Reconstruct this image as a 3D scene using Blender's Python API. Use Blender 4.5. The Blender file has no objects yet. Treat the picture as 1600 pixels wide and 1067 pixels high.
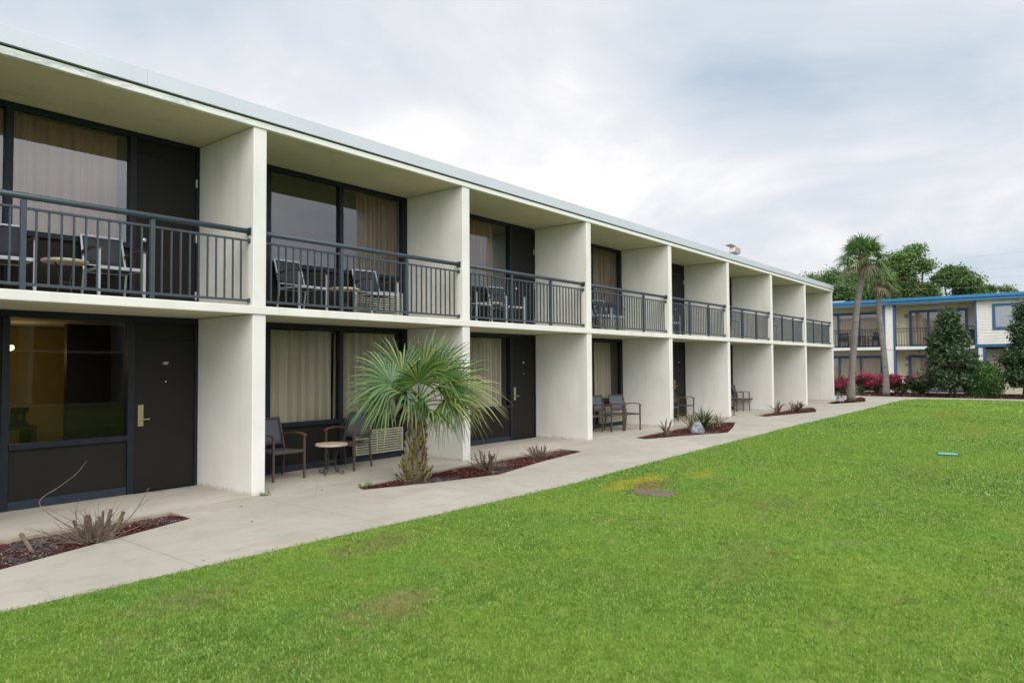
import bpy, bmesh, math, random
import numpy as np
from mathutils import Vector, Matrix, geometry
random.seed(7); RNG = np.random.default_rng(11)
PI = math.pi
sc = bpy.context.scene
COL = sc.collection

# ---------------------------------------------------------------- materials
def ramp(nt, stops):
    n = nt.nodes.new('ShaderNodeValToRGB'); e = n.color_ramp.elements
    while len(e) < len(stops): e.new(0.5)
    for i, (p, c) in enumerate(stops):
        e[i].position = p; e[i].color = (c[0], c[1], c[2], 1)
    return n

def base_mat(name, rough=0.6, spec=0.5, metal=0.0):
    m = bpy.data.materials.new(name); m.use_nodes = True
    nt = m.node_tree; b = nt.nodes['Principled BSDF']
    b.inputs['Roughness'].default_value = rough
    b.inputs['Specular IOR Level'].default_value = spec
    b.inputs['Metallic'].default_value = metal
    return m, nt, b

def noise(nt, scale, detail=4, rough=0.55, dist=0.0, vec=None, stretch=None):
    tc = None
    if vec is None:
        tc = nt.nodes.new('ShaderNodeTexCoord'); vec = tc.outputs['Object']
    if stretch:
        mp = nt.nodes.new('ShaderNodeMapping'); mp.inputs['Scale'].default_value = stretch
        nt.links.new(vec, mp.inputs['Vector']); vec = mp.outputs['Vector']
    n = nt.nodes.new('ShaderNodeTexNoise')
    n.inputs['Scale'].default_value = scale; n.inputs['Detail'].default_value = detail
    n.inputs['Roughness'].default_value = rough; n.inputs['Distortion'].default_value = dist
    nt.links.new(vec, n.inputs['Vector'])
    return n

def mixc(nt, fac, a, b, mode='MIX'):
    n = nt.nodes.new('ShaderNodeMix'); n.data_type = 'RGBA'; n.blend_type = mode
    for s, v in ((n.inputs[0], fac), (n.inputs[6], a), (n.inputs[7], b)):
        if hasattr(v, 'is_linked') or hasattr(v, 'links'): nt.links.new(v, s)
        elif isinstance(v, (int, float)): s.default_value = v
        else: s.default_value = (v[0], v[1], v[2], 1)
    return n.outputs[2]

def math_n(nt, op, a, b=None, clamp=False):
    n = nt.nodes.new('ShaderNodeMath'); n.operation = op; n.use_clamp = clamp
    for s, v in zip(n.inputs, (a, b)):
        if v is None: continue
        if isinstance(v, (int, float)): s.default_value = v
        else: nt.links.new(v, s)
    return n.outputs[0]

def maprange(nt, v, a, b, c=0.0, d=1.0):
    n = nt.nodes.new('ShaderNodeMapRange'); n.clamp = True
    nt.links.new(v, n.inputs[0])
    for i, x in zip((1, 2, 3, 4), (a, b, c, d)): n.inputs[i].default_value = x
    return n.outputs[0]

def add_bump(nt, b, h, strength=0.3, dist=0.01):
    n = nt.nodes.new('ShaderNodeBump'); n.inputs['Strength'].default_value = strength
    n.inputs['Distance'].default_value = dist
    nt.links.new(h, n.inputs['Height']); nt.links.new(n.outputs[0], b.inputs['Normal'])

def mat(name, c1, c2=None, scale=5, rough=0.6, spec=0.5, metal=0.0, bump=0.0, bscale=60, bdist=0.004, stretch=None, lo=0.35, hi=0.65):
    m, nt, b = base_mat(name, rough, spec, metal)
    c2 = c2 or tuple(x * 0.85 for x in c1)
    n = noise(nt, scale, stretch=stretch)
    r = ramp(nt, [(lo, c1), (hi, c2)]); nt.links.new(n.outputs[0], r.inputs[0])
    nt.links.new(r.outputs[0], b.inputs['Base Color'])
    if bump:
        add_bump(nt, b, noise(nt, bscale, 3).outputs[0], bump, bdist)
    return m

def island_mat(name, cols, rough=0.5, spec=0.4, trans=0.0, patch=None, patch_scale=0.6):
    """leaf-like material: every separate leaf gets its own tint"""
    m, nt, b = base_mat(name, rough, spec)
    g = nt.nodes.new('ShaderNodeNewGeometry')
    r = ramp(nt, [(i / max(1, len(cols) - 1), c) for i, c in enumerate(cols)])
    nt.links.new(g.outputs['Random Per Island'], r.inputs[0])
    col = r.outputs[0]
    if patch:
        n = noise(nt, patch_scale, 3)
        col = mixc(nt, maprange(nt, n.outputs[0], 0.42, 0.66), col, patch)
    nt.links.new(col, b.inputs['Base Color'])
    if trans:
        t = nt.nodes.new('ShaderNodeBsdfTranslucent'); nt.links.new(col, t.inputs[0])
        mx = nt.nodes.new('ShaderNodeMixShader'); mx.inputs[0].default_value = trans
        nt.links.new(b.outputs[0], mx.inputs[1]); nt.links.new(t.outputs[0], mx.inputs[2])
        nt.links.new(mx.outputs[0], nt.nodes['Material Output'].inputs[0])
    return m

M = {}
def stucco(name, c, stain=0.12, dirt=True):
    m, nt, b = base_mat(name, 0.85, 0.2)
    n1 = noise(nt, 0.9, 5, 0.6); n2 = noise(nt, 14, 4, 0.6)
    n3 = noise(nt, 3.0, 4, 0.6, stretch=(1, 1, 0.12))
    c2 = tuple(x * (1 - stain) for x in c)
    col = mixc(nt, maprange(nt, n1.outputs[0], 0.38, 0.68), c, c2)
    col = mixc(nt, maprange(nt, n2.outputs[0], 0.58, 0.8, 0, 0.35), col, tuple(x * 0.86 for x in c))
    col = mixc(nt, maprange(nt, n3.outputs[0], .52, .74, 0, .6), col, (c[0] * .80, c[1] * .79, c[2] * .73))
    if dirt:   # splash dirt where walls meet the paving, and a few chips
        tc = nt.nodes.new('ShaderNodeTexCoord'); sp = nt.nodes.new('ShaderNodeSeparateXYZ')
        nt.links.new(tc.outputs['Object'], sp.inputs[0])
        z = math_n(nt, 'ADD', sp.outputs[2], math_n(nt, 'MULTIPLY', math_n(nt, 'SUBTRACT', n2.outputs[0], 0.5), 0.16))
        col = mixc(nt, maprange(nt, z, -0.01, 0.055, 0.55, 0), col, (.30, .26, .20))
    nt.links.new(col, b.inputs['Base Color'])
    add_bump(nt, b, noise(nt, 110, 4, 0.65).outputs[0], 0.35, 0.003)
    return m
M['stucco'] = stucco('warm_white_stucco', (.735, .718, .675))
M['stucco2'] = stucco('painted_concrete', (.735, .715, .66), dirt=False)
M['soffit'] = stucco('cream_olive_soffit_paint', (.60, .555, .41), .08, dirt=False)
def fascia_mat():
    m, nt, b = base_mat('stained_concrete_fascia', 0.85, 0.2)
    n1 = noise(nt, 7, 6, 0.7, 0.4, stretch=(0.5, 1, 1.6)); n0 = noise(nt, 0.28, 2)
    c = mixc(nt, maprange(nt, n1.outputs[0], 0.44, 0.62, 0, 0.85), (.74, .735, .69), (.30, .32, .33))
    tc = nt.nodes.new('ShaderNodeTexCoord'); sp = nt.nodes.new('ShaderNodeSeparateXYZ'); nt.links.new(tc.outputs['Object'], sp.inputs[0])
    xx = math_n(nt, 'ADD', sp.outputs[0], math_n(nt, 'MULTIPLY', n0.outputs[0], 2.0))
    c = mixc(nt, maprange(nt, xx, 4.0, 7.0), c, (.74, .735, .69))
    nt.links.new(c, b.inputs['Base Color']); add_bump(nt, b, noise(nt, 90, 4).outputs[0], 0.4, 0.004)
    return m
M['fascia'] = fascia_mat()
M['coping'] = mat('pale_metal_coping', (.56, .585, .62), (.53, .555, .59), 1.2, 0.42, 0.5, 0.25, 0.05, 6, 0.01)
M['gap'] = mat('drip_shadow_and_pit_black', (.03, .035, .035))  # black for the painted drip-edge shadow and the drain pit
M['frame'] = mat('navy_charcoal_frame', (.007, .011, .018), (.010, .015, .023), 9, 0.5, 0.3, 0, 0.1, 50)
M['frameblue'] = mat('worn_blue_black_bottom_rail', (.014, .022, .036), (.018, .027, .042), 12, 0.55, 0.4)
M['panel'] = mat('dark_brown_panel', (.017, .015, .0115), (.014, .0125, .010), 3, 0.6, 0.18, 0, 0.15, 40, 0.003)
M['door'] = mat('dark_bronze_door', (.016, .0145, .012), (.014, .0125, .0105), 2, 0.55, 0.18, 0, 0.08, 25, 0.003)
M['brass'] = mat('satin_brass', (.55, .45, .26), (.5, .41, .24), 20, 0.32, 0.5, 0.9)
M['steel'] = mat('bright_hinge_steel', (.75, .76, .76), None, 20, 0.35, 0.5, 0.8)
M['rail'] = mat('blue_grey_rail_paint', (.034, .050, .064), (.040, .058, .072), 6, 0.42, 0.5, 0, 0.05, 60)
M['sign'] = mat('black_number_plate', (.012, .012, .012), None, 5, 0.4)
M['white'] = mat('white_paint', (.78, .78, .76), (.72, .72, .70), 8, 0.5)
M['ac'] = mat('cream_grille', (.44, .42, .31), (.39, .37, .28), 6, 0.5)
M['acdark'] = mat('grille_inside', (.02, .02, .018))
M['roomwall'] = mat('room_wallpaper', (.30, .24, .15), (.27, .22, .14), 3, 0.8)
M['roomwarm'] = mat('yellow_room_wall', (.36, .27, .08), (.32, .24, .07), 2, 0.8)
M['carpet'] = mat('room_carpet', (.10, .075, .05), None, 20, 0.95)
M['dark_furn'] = mat('dark_wood', (.03, .02, .014), None, 5, 0.5)
M['roof'] = mat('roof_gravel', (.4, .4, .38), None, 30, 0.9)
def curtain_mat(name, c):
    m, nt, b = base_mat(name, 0.9, 0.1)
    n = noise(nt, 6, 3, stretch=(6, 1, 0.3))
    col = mixc(nt, maprange(nt, n.outputs[0], .35, .65), c, tuple(x * .88 for x in c))
    nt.links.new(col, b.inputs['Base Color'])
    t = nt.nodes.new('ShaderNodeBsdfTranslucent'); nt.links.new(col, t.inputs[0])
    mx = nt.nodes.new('ShaderNodeMixShader'); mx.inputs[0].default_value = 0.15
    nt.links.new(b.outputs[0], mx.inputs[1]); nt.links.new(t.outputs[0], mx.inputs[2])
    nt.links.new(mx.outputs[0], nt.nodes['Material Output'].inputs[0])
    return m
M['curt_up'] = curtain_mat('tan_curtain', (.62, .40, .24))
M['curt_lo'] = curtain_mat('beige_curtain', (.66, .595, .475))
M['curt_far'] = curtain_mat('taupe_curtain', (.50, .40, .30))
def glass_mat(name, tint, refl):
    m = bpy.data.materials.new(name); m.use_nodes = True; nt = m.node_tree; nt.nodes.clear()
    o = nt.nodes.new('ShaderNodeOutputMaterial'); mx = nt.nodes.new('ShaderNodeMixShader')
    t = nt.nodes.new('ShaderNodeBsdfTransparent'); t.inputs[0].default_value = (*tint, 1)
    g = nt.nodes.new('ShaderNodeBsdfGlossy'); g.inputs['Roughness'].default_value = 0.0
    g.inputs[0].default_value = (.93, .96, 1, 1)
    f = nt.nodes.new('ShaderNodeFresnel'); f.inputs[0].default_value = refl
    tc = nt.nodes.new('ShaderNodeTexCoord'); n = nt.nodes.new('ShaderNodeTexNoise'); n.inputs['Scale'].default_value = 0.9
    n.inputs['Detail'].default_value = 1.0
    nt.links.new(tc.outputs['Object'], n.inputs['Vector'])
    bp = nt.nodes.new('ShaderNodeBump'); bp.inputs['Strength'].default_value = 0.07; bp.inputs['Distance'].default_value = 0.02
    nt.links.new(n.outputs[0], bp.inputs['Height']); nt.links.new(bp.outputs[0], g.inputs['Normal'])
    nt.links.new(f.outputs[0], mx.inputs[0]); nt.links.new(t.outputs[0], mx.inputs[1]); nt.links.new(g.outputs[0], mx.inputs[2])
    nt.links.new(mx.outputs[0], o.inputs[0])
    return m
M['glass_low'] = glass_mat('clear_window_glass', (.93, .93, .91), 1.42)
M['glass'] = glass_mat('tinted_window_glass', (.90, .90, .88), 2.15)

def concrete(name, c, joint=True):
    m, nt, b = base_mat(name, 0.88, 0.25)
    n1 = noise(nt, 0.55, 6, 0.62, 0.3); n2 = noise(nt, 3.2, 6, 0.7); n3 = noise(nt, 60, 3, 0.7); n4 = noise(nt, 1.6, 5, 0.7, 0.6, stretch=(0.4, 1.6, 1))
    col = mixc(nt, maprange(nt, n1.outputs[0], .35, .65), c, (c[0] * .83, c[1] * .83, c[2] * .82))
    col = mixc(nt, maprange(nt, n2.outputs[0], .50, .74, 0, .7), col, (c[0] * .64, c[1] * .68, c[2] * .67))
    col = mixc(nt, maprange(nt, n4.outputs[0], .52, .74, 0, .7), col, (c[0] * .78, c[1] * .74, c[2] * .64))
    col = mixc(nt, maprange(nt, n3.outputs[0], .60, .78, 0, .35), col, (c[0] * .62, c[1] * .60, c[2] * .56))
    v = nt.nodes.new('ShaderNodeTexVoronoi'); v.feature = 'DISTANCE_TO_EDGE'; v.inputs['Scale'].default_value = .33
    tcv = nt.nodes.new('ShaderNodeTexCoord'); wv = mixc(nt, .12, tcv.outputs['Object'], n2.outputs[1]); nt.links.new(wv, v.inputs['Vector'])
    n9 = noise(nt, .23, 2)
    ck = math_n(nt, 'MULTIPLY', maprange(nt, v.outputs[0], .0012, .0035, 1, 0), maprange(nt, n9.outputs[0],   .52, .60, 0, .22))
    col = mixc(nt, ck, col, (.16, .14, .11))
    if joint:
        tc = nt.nodes.new('ShaderNodeTexCoord'); sp = nt.nodes.new('ShaderNodeSeparateXYZ')
        nt.links.new(tc.outputs['Object'], sp.inputs[0])
        x = math_n(nt, 'ADD', sp.outputs[0], math_n(nt, 'MULTIPLY', math_n(nt, 'SUBTRACT', n2.outputs[0], .5), 0.012))
        fr = math_n(nt, 'FRACT', math_n(nt, 'DIVIDE', math_n(nt, 'SUBTRACT', x, 5.05 - 81.8), 2.0457))
        col = mixc(nt, maprange(nt, fr, 0.0045, 0.0065, .55, 0), col, (.14, .13, .11))
    nt.links.new(col, b.inputs['Base Color'])
    add_bump(nt, b, n3.outputs[0], 0.25, 0.004)
    return m
M['path'] = concrete('path_concrete', (.42, .388, .330))
M['patio'] = concrete('patio_concrete', (.45, .413, .35), False)
M['kerbface'] = mat('earth_stained_concrete', (.38, .32, .24), (.26, .21, .15), 5, 0.9, 0.2, 0, 0.4, 40)
M['soil'] = mat('dark_soil', (.07, .045, .035), (.10, .07, .06), 10, 0.95, 0.1, 0, 0.8, 40, 0.02)

def mulch_mat():
    m, nt, b = base_mat('mulch_chips', 0.9, 0.15)
    g = nt.nodes.new('ShaderNodeNewGeometry')
    red = ramp(nt, [(0, (.050, .012, .011)), (.45, (.115, .029, .023)), (.8, (.045, .016, .013)), (.92, (.17, .065, .048)), (1, (.30, .22, .18))])
    gry = ramp(nt, [(0, (.075, .055, .055)), (.5, (.14, .125, .125)), (.8, (.045, .032, .032)), (1, (.30, .27, .25))])
    for r in (red, gry): nt.links.new(g.outputs['Random Per Island'], r.inputs[0])
    n = noise(nt, 1.15, 3, 0.6)
    c = mixc(nt, maprange(nt, n.outputs[0], .50, .64), red.outputs[0], gry.outputs[0])
    nt.links.new(c, b.inputs['Base Color']); return m
M['mulch'] = mulch_mat()

def lawn_color(nt, col, dry_amt=0.8):
    n1 = noise(nt, 0.35, 4, 0.6); n2 = noise(nt, 1.7, 5, 0.65); n3 = noise(nt, 0.9, 3, 0.5); n5 = noise(nt, 4.5, 5, 0.7); n6 = noise(nt, 9, 3, 0.6)
    n7 = noise(nt, 5.5, 4, 0.65); n8 = noise(nt, 14, 3, 0.6)
    col = mixc(nt, maprange(nt, n6.outputs[0], .54, .74, 0, .4), col, (.36, .44, .11))
    col = mixc(nt, maprange(nt, n7.outputs[0], .50, .66, 0, .75), col, mixc(nt, 1.0, col, (.52, .62, .50), 'MULTIPLY'))
    col = mixc(nt, maprange(nt, n8.outputs[0], .54, .68, 0, .7), col, mixc(nt, 1.0, col, (.55, .62, .55), 'MULTIPLY'))
    col = mixc(nt, maprange(nt, n1.outputs[0], .36, .66, 0, .55), col, (.26, .38, .050))
    col = mixc(nt, maprange(nt, n3.outputs[0], .50, .72, 0, .40), col, (.15, .32, .055))
    col = mixc(nt, maprange(nt, n2.outputs[0], .56, .74, 0, .60 * dry_amt), col, (.30, .27, .11))
    tc = nt.nodes.new('ShaderNodeTexCoord')
    for x, y, rx, ry, c, a in ((9.15, -3.47, .95, .30, (.40, .38, .05), .85), (10.3, -3.92, .55, .2, (.38, .37, .05), .65), (9.0, -3.75, .42, .25, (.26, .17, .08), .7), (2.6, -3.3, .5, .3, (.27, .22, .11), .35),
                               (3.4, -4.6, .42, .3, (.33, .24, .12), .5), (4.5, -3.2, .7, .3, (.22, .2, .08), .5), (8.6, -5.6, .9, .5, (.25, .22, .08), .25), (12.5, -6.6, 1.6, .5, (.24, .23, .07), .25), (21, -6.5, 2.5, .5, (.26, .23, .06), .3), (27, -5.2, 2.2, .5, (.25, .23, .06), .45), (6.2, -6.2, .8, .4, (.24, .22, .08), .25)):
        mp = nt.nodes.new('ShaderNodeMapping'); mp.vector_type = 'TEXTURE'
        mp.inputs['Location'].default_value = (x, y, 0); mp.inputs['Scale'].default_value = (rx, ry, 50)
        nt.links.new(tc.outputs['Object'], mp.inputs[0])
        l = nt.nodes.new('ShaderNodeVectorMath'); l.operation = 'LENGTH'; nt.links.new(mp.outputs[0], l.inputs[0])
        d = math_n(nt, 'ADD', l.outputs['Value'], math_n(nt, 'MULTIPLY', math_n(nt, 'SUBTRACT', n5.outputs[0], .5), 3.4))
        col = mixc(nt, maprange(nt, d, .35, 1.15, a, 0), col, c)
    return col
def grass_mat():
    m, nt, b = base_mat('grass_blades', 0.55, 0.25)
    g = nt.nodes.new('ShaderNodeNewGeometry')
    r = ramp(nt, [(0, (.070, .18, .030)), (.3, (.155, .325, .048)), (.6, (.25, .425, .068)), (.85, (.40, .56, .13)), (.95, (.50, .56, .23)), (1, (.58, .50, .30))])
    nt.links.new(g.outputs['Random Per Island'], r.inputs[0])
    c = lawn_color(nt, r.outputs[0])
    nt.links.new(c, b.inputs['Base Color'])
    t = nt.nodes.new('ShaderNodeBsdfTranslucent'); nt.links.new(c, t.inputs[0])
    mx = nt.nodes.new('ShaderNodeMixShader'); mx.inputs[0].default_value = 0.38
    nt.links.new(b.outputs[0], mx.inputs[1]); nt.links.new(t.outputs[0], mx.inputs[2])
    nt.links.new(mx.outputs[0], nt.nodes['Material Output'].inputs[0])
    return m
M['grass'] = grass_mat()
def lawn_mat():
    m, nt, b = base_mat('lawn_turf', 0.9, 0.1)
    n = noise(nt, 22, 4, 0.7); n2 = noise(nt, 120, 2, 0.7)
    r = ramp(nt, [(.3, (.045, .085, .016)), (.5, (.085, .155, .024)), (.7, (.14, .22, .036))]); nt.links.new(n.outputs[0], r.inputs[0])
    c = lawn_color(nt, r.outputs[0]); nt.links.new(c, b.inputs['Base Color'])
    add_bump(nt, b, n2.outputs[0], 0.8, 0.02); return m
M['lawn'] = lawn_mat()

# ---------------------------------------------------------------- mesh helpers
class MB:
    def __init__(s): s.v = []; s.f = []
    def quad(s, a, b, c, d):
        n = len(s.v); s.v += [tuple(a), tuple(b), tuple(c), tuple(d)]; s.f.append((n, n + 1, n + 2, n + 3))
    def tri(s, a, b, c):
        n = len(s.v); s.v += [tuple(a), tuple(b), tuple(c)]; s.f.append((n, n + 1, n + 2))
    def box(s, x0, x1, y0, y1, z0, z1, mtx=None):
        n = len(s.v)
        p = [(x0, y0, z0), (x1, y0, z0), (x1, y1, z0), (x0, y1, z0), (x0, y0, z1), (x1, y0, z1), (x1, y1, z1), (x0, y1, z1)]
        if mtx is not None: p = [tuple(mtx @ Vector(q)) for q in p]
        s.v += p
        for q in ((0, 3, 2, 1), (4, 5, 6, 7), (0, 1, 5, 4), (1, 2, 6, 5), (2, 3, 7, 6), (3, 0, 4, 7)): s.f.append(tuple(n + i for i in q))
        return s
    def tube(s, pts, rad, n=8, caps=True):
        pts = [Vector(p) for p in pts]
        rad = rad if isinstance(rad, (list, tuple)) else [rad] * len(pts)
        rings = []; up = Vector((0.0123, 0.021, 1)).normalized(); px = None
        for i, p in enumerate(pts):
            d = (pts[min(i + 1, len(pts) - 1)] - pts[max(i - 1, 0)]).normalized()
            if px is None:
                px = d.cross(up); px = px.normalized() if px.length > .05 else d.cross(Vector((1, .01, 0))).normalized()
            px = (px - d * px.dot(d)).normalized(); py = d.cross(px)
            b0 = len(s.v)
            for k in range(n):
                a = 2 * PI * k / n + PI / n
                s.v.append(tuple(p + (px * math.cos(a) + py * math.sin(a)) * rad[i]))
            rings.append(b0)
        for a, b in zip(rings, rings[1:]):
            for k in range(n): s.f.append((a + k, a + (k + 1) % n, b + (k + 1) % n, b + k))
        if caps:
            s.f.append(tuple(rings[0] + k for k in reversed(range(n)))); s.f.append(tuple(rings[-1] + k for k in range(n)))
        return s
    def lathe(s, prof, n=24, c=(0, 0, 0)):
        rings = []
        for r, z in prof:
            b0 = len(s.v); rings.append(b0)
            for k in range(n):
                a = 2 * PI * k / n; s.v.append((c[0] + r * math.cos(a), c[1] + r * math.sin(a), c[2] + z))
        for a, b in zip(rings, rings[1:]):
            for k in range(n): s.f.append((a + k, a + (k + 1) % n, b + (k + 1) % n, b + k))
        s.f.append(tuple(rings[0] + k for k in reversed(range(n)))); s.f.append(tuple(rings[-1] + k for k in range(n)))
        return s
    def mesh(s, name, m, smooth=False):
        me = bpy.data.meshes.new(name); me.from_pydata(s.v, [], s.f); me.materials.append(m)
        if smooth: me.polygons.foreach_set('use_smooth', [True] * len(me.polygons))
        me.update(); return me
    def build(s, name, m, parent=None, bevel=0, smooth=False, loc=(0, 0, 0)):
        o = bpy.data.objects.new(name, s.mesh(name, m, smooth)); COL.objects.link(o); o.location = loc
        if parent is not None: o.parent = parent
        if bevel:
            b = o.modifiers.new('bevel', 'BEVEL'); b.width = bevel; b.segments = 2; b.limit_method = 'ANGLE'
        return o

def fast_mesh(name, verts, faces_flat, starts, totals, m):
    me = bpy.data.meshes.new(name)
    me.vertices.add(len(verts)); me.vertices.foreach_set('co', verts.astype(np.float32).ravel())
    me.loops.add(len(faces_flat)); me.loops.foreach_set('vertex_index', faces_flat.astype(np.int32))
    me.polygons.add(len(starts)); me.polygons.foreach_set('loop_start', starts.astype(np.int32)); me.polygons.foreach_set('loop_total', totals.astype(np.int32))
    me.materials.append(m); me.update(calc_edges=True); return me

def tag(o, label, cat, group=None):
    o['label'] = label; o['category'] = cat
    if group: o['group'] = group
    return o
def thing(name, label, cat, loc=(0, 0, 0), rotz=0.0, group=None):
    o = bpy.data.objects.new(name, None); COL.objects.link(o); o.location = loc; o.rotation_euler = (0, 0, rotz)
    o.empty_display_size = 0.2
    return tag(o, label, cat, group)
def kind(o, k): o['kind'] = k; return o
def link_mesh(name, me, parent=None, loc=(0, 0, 0)):
    o = bpy.data.objects.new(name, me); COL.objects.link(o); o.location = loc
    if parent is not None: o.parent = parent
    return o
def copy_tree(src, parent=None):
    c = src.copy(); COL.objects.link(c)
    if parent is not None: c.parent = parent
    for ch in list(src.children): copy_tree(ch, c)
    return c

# ---------------------------------------------------------------- motel wing
S, X1, T = 4.0914, 5.0554, 0.1952
Z1, Z2, Z3, D = 2.40, 2.5112, 4.917, 1.4416
YB = 5.6
fin = lambda i: X1 + S * (i - 1)
XL, XR = fin(-1), fin(8) + T
wing = thing('motel_wing', 'long white two storey motel wing with dividing walls, balconies and dark window walls', 'building')
for i in range(-1, 9):
    for z0, z1 in ((-.1, Z1), (Z2, Z3)):
        MB().box(fin(i), fin(i) + T, 0, YB, z0, z1).build('partition_wall', M['stucco'], wing, 0.012)
MB().box(XL - .02, XR + .05, -.022, .05, Z1, Z2).build('slab_edge', M['stucco2'], wing, 0.010)
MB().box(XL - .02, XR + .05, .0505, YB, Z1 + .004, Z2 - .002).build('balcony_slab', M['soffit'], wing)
MB().box(XL - .02, XR + .05, -.022, .05, Z3, 5.000).build('roof_fascia', M['fascia'], wing, 0.008)
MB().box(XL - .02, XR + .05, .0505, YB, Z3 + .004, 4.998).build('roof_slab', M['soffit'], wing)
MB().box(XL - .02, XR + .05, -.010, YB, 5.000, 5.022).build('coping_shadow_strip', M['gap'], wing)  # dark strip stands in for the shadow under the coping's drip edge
x = 3.65 - 3.02 * 4
first = True
while x < XR + .06:
    x1 = min(x + 3.02, XR + .075); x0 = max(x, XL - .03)
    cp = MB().box(x0, x1 - .0012, -.052, .30, 5.022, 5.212)
    cp.build('roof_coping', M['coping'], wing, 0.002); x += 3.02
MB().box(XL, XR, .31, YB, 5.03, 5.10).build('roof_deck', M['roof'], wing)
MB().box(XL, XR, YB + .003, YB + .15, 0, 5.0).build('rear_wall', M['stucco'], wing)

def smooth(pts, n=5):
    P = [Vector(p) for p in pts]; P = [P[0] * 2 - P[1]] + P + [P[-1] * 2 - P[-2]]; o = []
    for i in range(1, len(P) - 2):
        for k in range(n):
            t = k / n; a, b, c, d = P[i - 1:i + 3]
            o.append(.5 * ((2 * b) + (c - a) * t + (2 * a - 5 * b + 4 * c - d) * t * t + (3 * b - a - 3 * c + d) * t ** 3))
    return o + [P[-2]]
def taper(r0, r1, n): return [r0 + (r1 - r0) * k / (n - 1) for k in range(n)]
def text_mesh(body, size, m):
    cu = bpy.data.curves.new('txt', 'FONT'); cu.body = body; cu.size = size; cu.extrude = 0.0012; cu.align_x = 'CENTER'; cu.align_y = 'CENTER'
    t = bpy.data.objects.new('txt', cu); COL.objects.link(t)
    bpy.context.view_layer.update()
    me = bpy.data.meshes.new_from_object(t.evaluated_get(bpy.context.evaluated_depsgraph_get()))
    bpy.data.objects.remove(t); me.materials.clear(); me.materials.append(m); return me

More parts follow.
